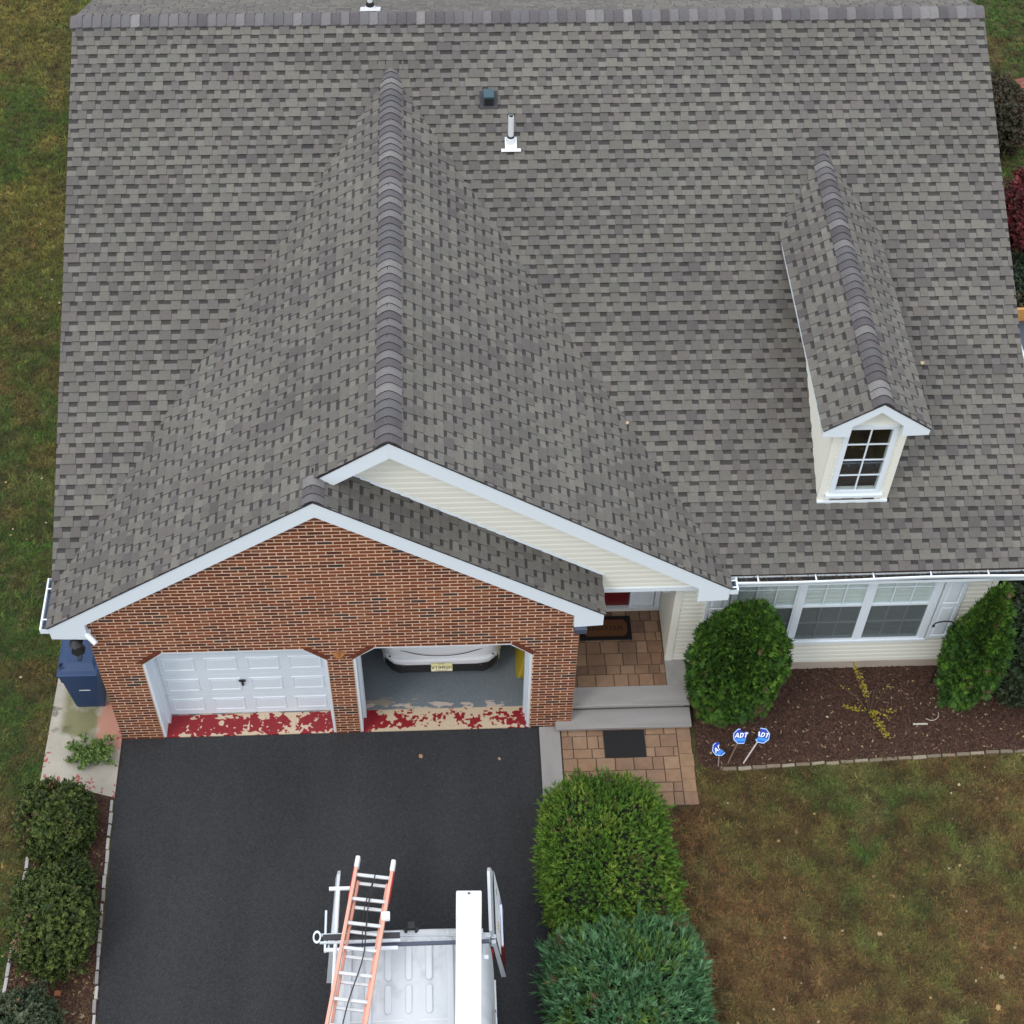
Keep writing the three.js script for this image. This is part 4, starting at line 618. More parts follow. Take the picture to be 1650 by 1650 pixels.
const gArb = [[0.018, 0.062, 0.006], [0.042, 0.115, 0.01], [0.03, 0.086, 0.008], [0.082, 0.18, 0.014], [0.056, 0.138, 0.011]], gBox = [[0.024, 0.046, 0.007], [0.042, 0.07, 0.009], [0.07, 0.098, 0.013], [0.034, 0.056, 0.008]], gDark = [[0.012, 0.026, 0.01], [0.018, 0.036, 0.012], [0.03, 0.045, 0.016]];
shrub('clipped_hedge', 'bright green boxy clipped hedge at the end of the paver walk', [6.79, 2.36], 0.98, 0.82, 1.1, { kind: 1, n: 16000, size: 0.085, tones: gBright, p: 4.5, seed: 71, lump: 0.14, inner: 0.84, droop: 0.25 });
shrub('juniper_shrub', 'blue-green feathery juniper in front of the bright hedge', [6.92, 4.52], 1.06, 0.93, 1.18, { kind: 1, n: 14000, size: 0.125, tones: gBlue, p: 3.2, seed: 72, lump: 0.17, inner: 0.8, droop: 0.15 });
shrub('arborvitae', 'large rounded dark green arborvitae between the steps and window', [8.82, -0.2], 2.66, 0.61, 0.52, { kind: 0, n: 16000, size: 0.08, tones: gArb, p: 2.3, seed: 73, lump: 0.2, shape: (y) => 1 - 0.3 * sstep(0.1, 1, y) - 0.12 * sstep(-0.3, -1, y), inner: 0.78, droop: 0.45 });
shrub('arborvitae', 'pointed green arborvitae at the right corner of the house', [12.27, -0.34], 2.66, 0.36, 0.36, { kind: 0, n: 10000, size: 0.085, tones: gArb.map((c) => c.map((v) => v * 0.95)), p: 2.1, seed: 74, lump: 0.24, shape: (y) => 1.1 - 0.6 * sstep(-0.2, 1, y), inner: 0.76, droop: 0.5 });
shrub('evergreen_shrub', 'dark evergreen shrub right of the pointed arborvitae', [13.25, -0.75], 1.5, 0.62, 0.8, { kind: 2, n: 6000, size: 0.12, tones: gDark, p: 2.3, seed: 75, lump: 0.16 });
shrub('evergreen_shrub', 'dark shadowed shrub beside the right house corner under the eave', [13.5, -2.6], 1.5, 0.7, 0.9, { kind: 2, n: 5000, size: 0.13, tones: gDark, p: 2.2, seed: 76, lump: 0.18 });
shrub('boxwood', 'round green bush next to the concrete pad', [-0.66, 1.46], 0.82, 0.47, 0.47, { kind: 2, n: 6000, size: 0.085, tones: [...gBox, [0.09, 0.1, 0.016]], p: 2.3, seed: 77, lump: 0.3, inner: 0.76 });
shrub('boxwood', 'larger dark green bush in the middle of the left bed', [-0.5, 2.86], 0.8, 0.51, 0.66, { kind: 2, n: 7500, size: 0.08, tones: gBox, p: 2.6, seed: 78, lump: 0.28, inner: 0.76 });
shrub('boxwood', 'sage green bush cut by the bottom left corner of the picture', [-0.75, 4.42], 0.72, 0.48, 0.55, { kind: 2, n: 5500, size: 0.085, tones: [[0.03, 0.055, 0.025], [0.05, 0.075, 0.035], [0.07, 0.09, 0.045]], p: 2.3, seed: 79, lump: 0.32, inner: 0.74 });
shrub('red_maple', 'dark red leafed small tree behind the right roof edge', [15.55, -9.6], 2.0, 0.6, 1.0, { kind: 2, n: 3500, size: 0.16, tones: [[0.06, 0.008, 0.012], [0.1, 0.012, 0.016], [0.16, 0.02, 0.022]], p: 2, seed: 80, lump: 0.25, cat: 'tree' });
shrub('brown_shrub', 'brownish low shrub beyond the upper right roof edge', [15.85, -13.5], 0.9, 0.55, 0.9, { kind: 2, n: 2500, size: 0.12, tones: [[0.05, 0.03, 0.018], [0.035, 0.035, 0.015], [0.07, 0.04, 0.02]], p: 2, seed: 81, lump: 0.25 });
shrub('evergreen_shrub', 'dark shrub hugging the right side wall halfway along', [14.6, -7.6], 1.3, 0.8, 1.3, { kind: 2, n: 4000, size: 0.13, tones: gDark, p: 2.2, seed: 82, lump: 0.2 });
{ // leafy weed on the pad
  setSeed(90); const t = thing('weed', 'sprawling light green weed growing on the concrete pad', 'weed', [-0.4, 0.036, 0.3]), list = [], q = new THREE.Quaternion(), up = V3(0, 1, 0), stems = [];
  for (let k = 0; k < 44; k++) { const a = rr(0, 6.28), l = rr(0.1, 0.46) * (Math.cos(a) > 0.2 || Math.sin(a) < 0 ? 1 : 0.9), x = Math.cos(a) * l * 1.0, z = Math.sin(a) * l * 0.75, h = rr(0.05, 0.2); stems.push(tube([[0, 0, 0], [x * 0.5, h, z * 0.5], [x, h * 0.45, z]], 0.004, 8, 4));
    for (let i = 0; i < 26; i++) { const f = rr(0.15, 1.05), P = V3(x * f + rr(-0.03, 0.03), h * Math.sin(Math.min(1, f) * 2.5) * 0.9 + 0.012 + rr(-0.01, 0.03), z * f + rr(-0.03, 0.03)); q.setFromUnitVectors(up, V3(rr(-1, 1), rr(0.2, 1), rr(-1, 1)).normalize()); const v = rr(0.7, 1.3); list.push({ p: P, q: q.clone(), s: rr(0.055, 0.1), c: [0.13 * v, 0.21 * v, 0.05 * v] }); } }
  part('stems', merge(...stems), std([0.1, 0.13, 0.05], 0.8), t); instanced('leaves', SPR[2], leafMat, list, t);
}
{ // sparse shrub with yellow leaves
  setSeed(91); const t = thing('yellow_shrub', 'thin bare shrub with yellow autumn leaves in the mulch bed', 'shrub', [10.9, 0.02, -0.05]), list = [], q = new THREE.Quaternion(), up = V3(0, 1, 0), stems = [];
  const arms = [[-0.22, 0.5, -0.6, 60], [-0.1, 0.3, -0.32, 40], [0.05, 0.16, 0.08, 46], [0.16, 0.12, 0.45, 50], [-0.42, 0.22, -0.02, 26], [-0.28, 0.24, 0.02, 12], [0.36, 0.2, 0.06, 12], [0.26, 0.25, 0.2, 8], [0.3, 0.4, -0.3, 5], [-0.42, 0.36, -0.3, 6], [0.06, 0.24, 0.3, 20]];
  for (const [x, h, z, n] of arms) { stems.push(tube([[0, 0, 0], [x * 0.45, h * 0.7, z * 0.45], [x, h, z]], 0.004, 8, 4)); for (let i = 0; i < n; i++) { const f = Math.sqrt(rr(0.12, 1)), v = rr(0.75, 1.2); q.setFromUnitVectors(up, V3(rr(-1, 1), rr(0.3, 1), rr(-1, 1)).normalize()); list.push({ p: V3(x * f + rr(-0.035, 0.035), h * Math.sqrt(f) + rr(-0.03, 0.03), z * f + rr(-0.035, 0.035)), q: q.clone(), s: rr(0.03, 0.05), c: mixc([0.5 * v, 0.38 * v, 0.035 * v], [0.3 * v, 0.3 * v, 0.04 * v], rnd() * 0.7) }); } }
  for (let k = 0; k < 14; k++) { const a = rr(0, 6.28), l = rr(0.2, 0.5); stems.push(tube([[0, 0, 0], [Math.cos(a) * l * 0.5, 0.16, Math.sin(a) * l * 0.5], [Math.cos(a) * l, rr(0.1, 0.3), Math.sin(a) * l]], 0.003, 6, 4)); }
  part('stems', merge(...stems), std([0.12, 0.08, 0.05], 0.9), t); instanced('leaves', SPR[2], leafMat, list, t);
}
// fallen leaves
const leafGeo = (() => { const b = new GB(), P = [[0, 0.0, -1], [0.25, 0.03, -0.45], [0.75, 0.12, -0.5], [0.45, 0.05, 0], [0.8, 0.15, 0.45], [0.28, 0.03, 0.5], [0, 0, 1], [-0.28, 0.04, 0.5], [-0.8, 0.1, 0.45], [-0.45, 0.05, 0], [-0.7, 0.14, -0.5], [-0.25, 0.03, -0.45]]; P.forEach((p, k) => b.tri([0, 0.05, 0], p, P[(k + 1) % P.length])); return b.geo(); })();
{
  setSeed(95); const list = [], e = new THREE.Euler(), tn = [[0.36, 0.26, 0.13], [0.44, 0.36, 0.22], [0.22, 0.13, 0.06], [0.38, 0.25, 0.1]];
  const drop = (x, z, y, s) => list.push({ p: V3(x, y, z), q: new THREE.Quaternion().setFromEuler(e.set(rr(-0.3, 0.3), rr(0, 6.28), rr(-0.3, 0.3))), s, c: ((k) => pick(tn).map((v) => v * k))(rr(0.6, 1.1)) });
  for (let k = 0; k < 80; k++) drop(rr(8.3, 14), rr(0.85, 5), 0.045, rr(0.012, 0.03) + (rnd() < 0.2 ? 0.025 : 0)); for (let k = 0; k < 90; k++) drop(rr(8.3, 13.5), rr(-0.7, 0.7), 0.035, rr(0.012, 0.028)); for (let k = 0; k < 60; k++) drop(rr(-4, -1.15), rr(-12, 4.5), 0.045, rr(0.015, 0.035)); for (let k = 0; k < 40; k++) drop(rr(-1.05, 0.1), rr(3.5, 5), 0.035, rr(0.02, 0.04)); for (let k = 0; k < 24; k++) drop(rr(12.2, 13.2), rr(-0.2, 0.5), 0.035, rr(0.018, 0.03));
  const im = instanced('fallen_leaves', leafGeo, std([1, 1, 1], 0.9), list, scene); im.userData = { kind: 'stuff', label: 'dry fallen leaves scattered on lawn and beds', category: 'leaves' };
  const one = (x, z, y, s, c, l) => { const m = single('fallen_leaf', leafGeo, std(c, 0.9), l, 'leaf'); m.position.set(x, y, z); m.rotation.y = x * 3; m.scale.setScalar(s); };
  one(4.3, 0.42, 0.017, 0.045, [0.42, 0.24, 0.12], 'tan fallen leaf on the asphalt before the open garage door'); one(5.43, 0.5, 0.017, 0.032, [0.36, 0.27, 0.17], 'small pale leaf on the asphalt near the walk kerb');
  one(11.38, -3.12, mainY(-3.12) + 0.035, 0.045, [0.5, 0.4, 0.24], 'pale leaf on the shingles right of the dormer'); one(7.24, -2.4, YE + SGR * (XR2 - 7.24) + 0.04, 0.035, [0.48, 0.38, 0.24], 'pale leaf on the right slope of the big gable');
}

// ---------------------------------------------------------------- mats
{
  const m = single('door_mat', rbox(0.6, 0.012, 0.45, 0.005, 7.25, 0.055, 0.335), std([0.018, 0.018, 0.02], 0.95, { bumpMap: scaled(grainBump, 0.3), bumpScale: 0.004 }), 'plain black rubber mat on the paver walk', 'door mat');
  const cv = document.createElement('canvas'); cv.width = 512; cv.height = 288; const x = cv.getContext('2d');
  x.fillStyle = '#120d0a'; x.fillRect(0, 0, 512, 288); x.fillStyle = '#5f3b22'; x.beginPath(); x.moveTo(70, 40); x.lineTo(442, 40); x.lineTo(478, 90); x.lineTo(478, 198); x.lineTo(442, 248); x.lineTo(70, 248); x.lineTo(34, 198); x.lineTo(34, 90); x.closePath(); x.fill(); x.strokeStyle = '#2b170c'; x.lineWidth = 7; x.stroke();
  x.fillStyle = '#24120a'; x.font = 'bold 66px serif'; x.textAlign = 'center'; x.textBaseline = 'middle'; x.save(); x.translate(256, 144); x.rotate(Math.PI); x.fillText('WELCOME', 0, 0); x.restore();
  const t = new THREE.CanvasTexture(cv); t.colorSpace = THREE.SRGBColorSpace;
  const w = thing('door_mat', 'brown welcome mat with black border on the porch', 'door mat', [7.09, FY + 0.004, -1.47]); part('mat_body', rbox(0.78, 0.014, 0.43, 0.005, 0, 0.007, 0), M.black, w); const pg = new THREE.PlaneGeometry(0.77, 0.42); pg.rotateX(-Math.PI / 2); pg.translate(0, 0.0165, 0); part('coir_print', pg, new THREE.MeshStandardMaterial({ map: t, roughness: 1 }), w);
}
// ---------------------------------------------------------------- yard signs
function yardSign(label, base, at, tilt, yaw, spin, cut, postMat, r = 0.118) {
  const t = thing('yard_sign', label, 'yard sign', [base[0], 0.02, base[1]], 'blue yard signs in the mulch bed'), cv = document.createElement('canvas'); cv.width = cv.height = 256; const x = cv.getContext('2d');
  x.fillStyle = '#0d2fa0'; x.fillRect(0, 0, 256, 256); x.fillStyle = '#2f86d8'; x.fillRect(0, 160, 256, 44); x.fillStyle = '#1458bd'; x.fillRect(0, 204, 256, 60); x.fillStyle = '#f2f7ff'; x.font = 'italic bold 104px sans-serif'; x.textAlign = 'center'; x.textBaseline = 'middle'; x.fillText('ADT', 126, 112);
  x.strokeStyle = '#a9c8f2'; x.lineWidth = 14; x.beginPath(); for (let k = 0; k < 8; k++) { const a = Math.PI / 8 + (k * Math.PI) / 4; x.lineTo(128 + 121 * Math.cos(a), 128 + 121 * Math.sin(a)); } x.closePath(); x.stroke();
  const tx = new THREE.CanvasTexture(cv); tx.colorSpace = THREE.SRGBColorSpace;
  const s = new THREE.Shape(cut.map(([a, b]) => new THREE.Vector2(a * r, b * r))), g = new THREE.ExtrudeGeometry(s, { depth: 0.004, bevelEnabled: false }), p = g.attributes.position, uv = new Float32Array(p.count * 2); for (let i = 0; i < p.count; i++) { uv[i * 2] = 0.5 + p.getX(i) / (2 * r); uv[i * 2 + 1] = 0.5 + p.getY(i) / (2 * r); } g.setAttribute('uv', new THREE.BufferAttribute(uv, 2));
  g.rotateZ(spin); g.rotateX(-tilt); g.rotateY(yaw); const c = [at[0] - base[0], at[1] - 0.02, at[2] - base[1]]; g.translate(...c); part('sign_face', g, new THREE.MeshStandardMaterial({ map: tx, roughness: 0.4, side: THREE.DoubleSide }), t);
  const d = V3(...c).multiplyScalar(0.97); part('post', cyl(0.011, 0.011, [0, -0.05, 0], [d.x, d.y - 0.02, d.z - 0.012], 8), postMat, t);
}
const oct = []; for (let k = 0; k < 8; k++) { const a = Math.PI / 8 + (k * Math.PI) / 4; oct.push([Math.cos(a), Math.sin(a)]); }
yardSign('lowest blue sign, torn to a crescent, nearest the steps', [8.57, 0.74], [8.55, 0.42, 0.66], 0.75, 0.25, 0.5, [[-0.1, 1], [-0.42, 0.92], [-0.92, 0.38], [-0.92, -0.38], [-0.38, -0.92], [0.15, -0.95], [0.1, -0.4], [-0.12, 0.05], [0.1, 0.25], [0.45, 0.6], [0.2, 0.75]], std([0.3, 0.25, 0.22], 0.6));
yardSign('middle blue sign with its upper right torn off, thin brown post', [8.7, 0.7], [8.84, 0.6, 0.58], 0.8, 0.05, -0.05, [[0.38, -0.92], [0.55, -0.55], [0.75, 0.1], [0.95, 0.42], [0.6, 0.55], [0.35, 0.5], [0.05, 0.55], [-0.1, 0.95], [-0.38, 0.92], [-0.92, 0.38], [-0.92, -0.38], [-0.38, -0.92]].slice().reverse(), std([0.22, 0.15, 0.11], 0.6));
yardSign('right blue sign with its left side torn off, pale post', [8.92, 0.7], [9.14, 0.6, 0.58], 0.8, -0.05, -0.15, [[0.38, 0.92], [0.92, 0.38], [0.92, -0.38], [0.38, -0.92], [-0.38, -0.92], [-0.7, -0.6], [-0.45, -0.3], [-0.5, 0.35], [-0.3, 0.55], [-0.38, 0.92]].slice().reverse(), std([0.7, 0.62, 0.62], 0.5));
{ // shepherd hook lamp
  const t = thing('garden_hook', 'black metal garden hook before the right shutter', 'garden hook', [11.92, 0, -0.57]);
  part('pole', tube([[0, 0, 0], [0.0, 0.9, 0], [0, 1.52, 0]], 0.012, 12, 8), M.black, t); part('crook', tube([[0, 1.5, 0], [-0.03, 1.62, 0], [-0.14, 1.66, 0], [-0.28, 1.62, 0], [-0.3, 1.56, 0]], 0.011, 20, 8), M.black, t); part('joint', cyl(0.022, 0.022, [0, 1.3, 0], [0, 1.42, 0], 8), M.black, t); part('tip', new THREE.SphereGeometry(0.022, 10, 8).translate(-0.3, 1.55, 0), M.black, t);
}
{ // garden sticks in the mulch
  single('garden_hose_piece', tube([[11.72, 0.04, 0.05], [11.8, 0.05, 0.09], [11.9, 0.045, 0.04], [11.93, 0.04, -0.05]], 0.008, 16, 6), std([0.4, 0.36, 0.33], 0.8), 'thin curved pale twig on mulch left of pointed arborvitae', 'twig');
  single('plant_marker', rbox(0.22, 0.012, 0.03, 0.004, 11.62, 0.045, 0.14), std([0.5, 0.44, 0.38], 0.8), 'flat pale stick lying on the mulch', 'stick');
  single('brick_chunk', rbox(0.08, 0.06, 0.07, 0.008, -0.42, 0.05, 3.78), std([0.33, 0.13, 0.06], 0.9), 'broken orange brick piece in the left bed', 'brick');
}

// ---------------------------------------------------------------- wheeled bin
{
  const t = thing('wheeled_bin', 'dark blue wheeled rubbish bin beside the garage wall', 'bin', [-0.5, 0.035, -0.75]), top = 0.98, loft = (r) => { const g = new GB(); for (let k = 0; k + 1 < r.length; k++) for (let i = 0; i < 4; i++) { const j = (i + 1) % 4, q = ([y, x, z0, z1]) => [[-x, y, z1], [x, y, z1], [x, y, z0], [-x, y, z0]]; g.quad(q(r[k])[i], q(r[k])[j], q(r[k + 1])[j], q(r[k + 1])[i]); } return g.geo(); };
  part('body', loft([[0.0, 0.0, -0.1, 0.1], [0.0, 0.19, -0.24, 0.2], [0.06, 0.205, -0.26, 0.215], [0.72, 0.245, -0.31, 0.27], [0.8, 0.25, -0.32, 0.275], [0.805, 0.262, -0.33, 0.29], [top, 0.268, -0.335, 0.3]]), M.navy, t);
  part('recess', rbox(0.22, 0.26, 0.012, 0.01, 0, 0.42, 0.244).rotateX(-0.08), M.navyDark, t); part('name_plate', rbox(0.16, 0.018, 0.008, 0.003, 0.01, 0.52, 0.297).rotateX(-0.08), M.trimDull, t);
  const lid = part('lid', merge(rbox(0.58, 0.05, 0.7, 0.02, 0, top + 0.03, -0.02), new GB().hex([[-0.25, top + 0.05, 0.26], [0.25, top + 0.05, 0.26], [0.25, top + 0.05, -0.28], [-0.25, top + 0.05, -0.28], [-0.16, top + 0.1, 0.14], [0.2, top + 0.1, 0.14], [0.2, top + 0.1, -0.26], [-0.16, top + 0.1, -0.26]]).geo()), M.navy, t);
  part('handle_loop', new THREE.TorusGeometry(0.045, 0.012, 8, 18, 4.4).rotateX(Math.PI / 2).translate(-0.22, top + 0.07, 0.16), M.navyDark, lid); part('lid_rib', rbox(0.06, 0.02, 0.16, 0.008, 0.02, top + 0.105, 0.02).rotateY(0.0), M.navyDark, lid);
  part('handle', cyl(0.018, 0.018, [-0.26, top - 0.02, -0.39], [0.26, top - 0.02, -0.39], 10), M.navyDark, t); for (const s of [-1, 1]) { const w = part('wheel', cyl(0.1, 0.1, [s * 0.2, 0.1, -0.28], [s * 0.26, 0.1, -0.28], 20), M.rubber, t); part('hub', cyl(0.04, 0.04, [s * 0.26, 0.1, -0.28], [s * 0.265, 0.1, -0.28], 12), M.trimDull, w); }
}

// ---------------------------------------------------------------- lofted vehicle bodies
function loftBody(stations, profile, cap = true) { // stations: [z, halfWidth, yBottom, yTop]; profile: [[x 0..1, y 0..1]] half outline from sill to roof centre
  const rings = stations.map(([z, w, y0, y1, k = 1]) => { const h = profile(k).map(([x, y]) => [x * w, y0 + (y1 - y0) * y]); return [...h.map(([x, y]) => [x, y, z]), ...h.slice(0, -1).reverse().map(([x, y]) => [-x, y, z])]; });
  const n = rings[0].length, pos = [], idx = []; rings.forEach((r) => r.forEach((p) => pos.push(...p)));
  for (let k = 0; k + 1 < rings.length; k++) for (let i = 0; i + 1 < n; i++) { const a = k * n + i, b = a + 1, c = a + n, d = c + 1; idx.push(a, c, b, b, c, d); }
  if (cap) for (const k of [0, rings.length - 1]) { const c0 = pos.length / 3, r = rings[k]; pos.push(0, (r[0][1] + r[(n - 1) / 2][1]) / 2, r[0][2]); for (let i = 0; i < n; i++) { const a = k * n + i, b = k * n + ((i + 1) % n); k ? idx.push(a, c0, b) : idx.push(b, c0, a); } }
  const g = new THREE.BufferGeometry(); g.setAttribute('position', new THREE.Float32BufferAttribute(pos, 3)); g.setIndex(idx); g.computeVertexNormals(); const uv = new Float32Array((pos.length / 3) * 2); for (let i = 0; i < pos.length / 3; i++) { uv[i * 2] = pos[i * 3] + 0.3 * pos[i * 3 + 1]; uv[i * 2 + 1] = pos[i * 3 + 2]; } g.setAttribute('uv', new THREE.BufferAttribute(uv, 2)); return g;
}
function wheels(t, half, zs, r) { for (const z of zs) for (const s of [-1, 1]) { const w = part('wheel', cyl(r, r, [s * (half - 0.24), r, z], [s * (half - 0.02), r, z], 28), M.rubber, t); part('rim', cyl(r * 0.62, r * 0.62, [s * (half - 0.03), r, z], [s * (half - 0.012), r, z], 20), M.metal, w); } }
{ // car inside the garage, rear end towards the door
  const t = thing('parked_car', 'white hatchback parked nose-in inside the open garage bay', 'car', [4.63, 0.024, -0.82]);
  const prof = () => [[0.9, 0], [0.97, 0.1], [1, 0.3], [1, 0.5], [0.95, 0.62], [0.84, 0.82], [0.72, 0.95], [0.45, 1], [0, 1.01]];
  const low = () => [[0.93, 0], [0.98, 0.15], [1, 0.4], [1, 0.7], [0.97, 0.88], [0.88, 0.97], [0.6, 1], [0, 1.01]];
  part('body', loftBody([[-0.03, 0.6, 0.5, 0.72], [-0.055, 0.72, 0.46, 0.8], [-0.12, 0.82, 0.4, 0.88], [-0.25, 0.885, 0.32, 0.96], [-0.45, 0.915, 0.28, 1.02], [-1.0, 0.925, 0.22, 1.04], [-2.6, 0.925, 0.2, 1.02], [-3.4, 0.915, 0.22, 0.98], [-4.0, 0.87, 0.28, 0.88], [-4.25, 0.72, 0.36, 0.74]], low), M.carWhite, t);
  part('cabin', loftBody([[-0.3, 0.74, 0.96, 1.02], [-0.42, 0.76, 0.96, 1.24], [-0.62, 0.75, 0.98, 1.52], [-1.2, 0.74, 1.0, 1.6], [-2.2, 0.74, 1.0, 1.56], [-2.7, 0.74, 1.0, 1.3], [-3.1, 0.74, 0.98, 1.02]], prof), M.carWhite, t);
  part('rear_window', new GB().quad([-0.6, 1.1, -0.31], [0.6, 1.1, -0.31], [0.5, 1.42, -0.5], [-0.5, 1.42, -0.5]).geo(), M.carGlass, t);
  part('lower_bumper', loftBody([[0.035, 0.5, 0.34, 0.5], [0.02, 0.66, 0.3, 0.53], [-0.05, 0.76, 0.27, 0.53], [-0.15, 0.83, 0.25, 0.52], [-0.32, 0.88, 0.24, 0.48], [-0.5, 0.9, 0.24, 0.4]], low), M.black, t);
  part('bumper_lip', loftBody([[0.03, 0.55, 0.53, 0.6], [0.01, 0.7, 0.52, 0.64], [-0.07, 0.8, 0.51, 0.66], [-0.2, 0.87, 0.5, 0.66], [-0.4, 0.91, 0.46, 0.64]], low), M.carWhite, t);
  part('bumper_corner', new GB().tri([0.55, 0.5, 0.04], [0.85, 0.3, -0.2], [0.86, 0.56, -0.18]).tri([-0.55, 0.5, 0.04], [-0.86, 0.56, -0.18], [-0.85, 0.3, -0.2]).geo(), M.carWhite, t);
  part('hatch_seam', tube([[-0.6, 0.79, -0.06], [-0.3, 0.735, -0.01], [0, 0.715, 0.002], [0.3, 0.735, -0.01], [0.6, 0.79, -0.06]], 0.006, 24, 6), M.dark, t);
  for (const s of [-1, 1]) { part('reflector', rbox(0.035, 0.1, 0.02, 0.006, 0, 0, 0).rotateZ(s * 0.35).translate(s * 0.76, 0.6, -0.06), M.black, t); part('tail_light', rbox(0.2, 0.12, 0.06, 0.02, s * 0.74, 0.93, -0.2).rotateY(0), M.tailRed, t); }
  const cv = document.createElement('canvas'); cv.width = 256; cv.height = 128; const x = cv.getContext('2d'); const gr = x.createLinearGradient(0, 0, 0, 128); gr.addColorStop(0, '#e6dc9a'); gr.addColorStop(1, '#efe9c8'); x.fillStyle = gr; x.fillRect(0, 0, 256, 128); x.fillStyle = '#1b1b16'; x.font = 'bold 66px monospace'; x.textAlign = 'center'; x.textBaseline = 'middle'; x.fillText('V19', 62, 66); x.fillText('RGH', 190, 66); x.beginPath(); x.arc(126, 66, 7, 0, 7); x.fill(); x.fillRect(50, 112, 156, 6); x.fillRect(90, 8, 76, 6);
  const tx = new THREE.CanvasTexture(cv); tx.colorSpace = THREE.SRGBColorSpace; const pl = new THREE.PlaneGeometry(0.31, 0.155); pl.rotateX(-0.25); pl.translate(0, 0.51, 0.068); part('licence_plate', pl, new THREE.MeshStandardMaterial({ map: tx, roughness: 0.5, side: THREE.DoubleSide }), t);
  wheels(t, 0.91, [-0.85, -3.4], 0.32);
  const y = thing('plastic_sled', 'rounded yellow plastic sled leaning inside the right side of garage', 'sled', [5.8, 0.024, -1.0]); const s = new THREE.Shape(); s.moveTo(-0.6, 0); s.lineTo(0.02, 0); s.quadraticCurveTo(0.22, 0.02, 0.24, 0.25); s.lineTo(0.24, 1.3); s.lineTo(-0.6, 1.3); const g = new THREE.ExtrudeGeometry(s, { depth: 0.05, bevelEnabled: true, bevelSize: 0.02, bevelThickness: 0.02, bevelSegments: 2 }); g.rotateY(-Math.PI / 2); g.rotateZ(-0.14); part('shell', g, M.yellow, y); part('grip', rbox(0.03, 0.1, 0.2, 0.01, 0.1, 0.9, -0.1), M.dark, y);
}
{ // work van, rear doors open towards the garage
  const t = thing('work_van', 'white work van with open rear doors parked on the driveway', 'van', [4.22, 0.012, 3.95]);
  const prof = (k) => [[0.96, 0], [0.99, 0.08], [1, 0.35], [0.985, 0.55], [0.96, 0.72], [0.925, 0.85], [0.885, 0.93], [0.83, 0.972], [0.72, 0.99], [0.4, 1], [0, 1.004]].map(([x, y]) => [x, y]);
  const grime = tex(512, 512, (i, j) => { const a = fbm(i / 60, j / 60, 170, 4), b = fbm(i / 14, j / 22, 175, 3), sp = hash(i, j, 178) > 0.992 ? 0.25 : 0, k = clamp(0.6 * sstep(0.45, 0.8, a) * sstep(0.25, 0.8, b) + 0.18 * b + sp); return mixc([1, 1, 1], [0.45, 0.42, 0.4], k * 0.5); });
  const boxWhite = M.pvc.clone(); boxWhite.map = scaled(grime, 3.1); M.boxWhite = boxWhite; const dirtyWhite = M.vanWhite.clone(); dirtyWhite.map = scaled(grime, 2.3);
  part('body_shell', loftBody([[0, 0.965, 0.42, 2.055], [0.03, 0.985, 0.42, 2.085], [0.15, 0.995, 0.42, 2.1], [1.2, 1.0, 0.4, 2.11], [3.4, 1.0, 0.4, 2.1], [3.9, 0.99, 0.4, 2.0], [4.35, 0.98, 0.4, 1.6], [4.55, 0.97, 0.42, 1.22], [5.2, 0.93, 0.44, 1.08], [5.5, 0.8, 0.48, 0.95]], prof, false), dirtyWhite, t);
  part('nose', loftBody([[5.49, 0.8, 0.46, 0.96], [5.56, 0.7, 0.5, 0.9]], prof), M.vanWhite, t);
  part('windshield', new GB().quad([-0.78, 1.3, 4.54], [0.78, 1.3, 4.54], [0.7, 1.92, 4.02], [-0.7, 1.92, 4.02]).geo(), M.carGlass, t);
  const frame = new GB(); frame.box(-0.95, -0.86, 0.5, 1.9, 0.0, 0.06); frame.box(0.86, 0.95, 0.5, 1.9, 0.0, 0.06); frame.box(-0.86, 0.86, 1.9, 2.02, 0.0, 0.06); part('door_frame', frame.geo(), M.vanWhite, t);
  part('cargo_floor', box(-0.93, 0.93, 0.5, 0.56, 0.0, 3.6), M.dark, t); part('bulkhead', box(-0.9, 0.9, 0.56, 1.95, 3.3, 3.34), M.trimDull, t); part('rear_bumper', rbox(1.9, 0.16, 0.2, 0.04, 0, 0.45, -0.08), M.charcoal, t);
  for (const [x, a, b] of [[-0.27, 0.16, 0.64], [-0.03, 0.16, 0.64], [0.21, 0.16, 0.64], [-0.27, 0.72, 1.04], [-0.03, 0.72, 1.04], [0.21, 0.72, 1.04], [0.46, 0.16, 1.5], [-0.5, 0.2, 1.5], [-0.74, 0.2, 1.5]]) { const s = new THREE.Shape(); const r = 0.026, l = b - a; s.absarc(0, r, r, Math.PI, 2 * Math.PI); s.absarc(0, l - r, r, 0, Math.PI); const g = new THREE.ExtrudeGeometry(s, { depth: 0.006, bevelEnabled: true, bevelSize: 0.014, bevelThickness: 0.02, bevelSegments: 3 }); g.rotateX(Math.PI / 2); g.translate(x, 2.118 - (Math.abs(x) > 0.6 ? 0.012 : 0), a); part('roof_rib', g, M.vanWhite, t); }
  part('roof_seam', box(-0.8, 0.8, 2.108, 2.1145, 1.12, 1.135), M.trimDull, t); part('roof_lip', tube([[-0.7, 2.09, 0.12], [-0.35, 2.103, 0.1], [0, 2.105, 0.095], [0.35, 2.103, 0.1], [0.7, 2.09, 0.12]], 0.01, 24, 6), M.vanWhite, t);
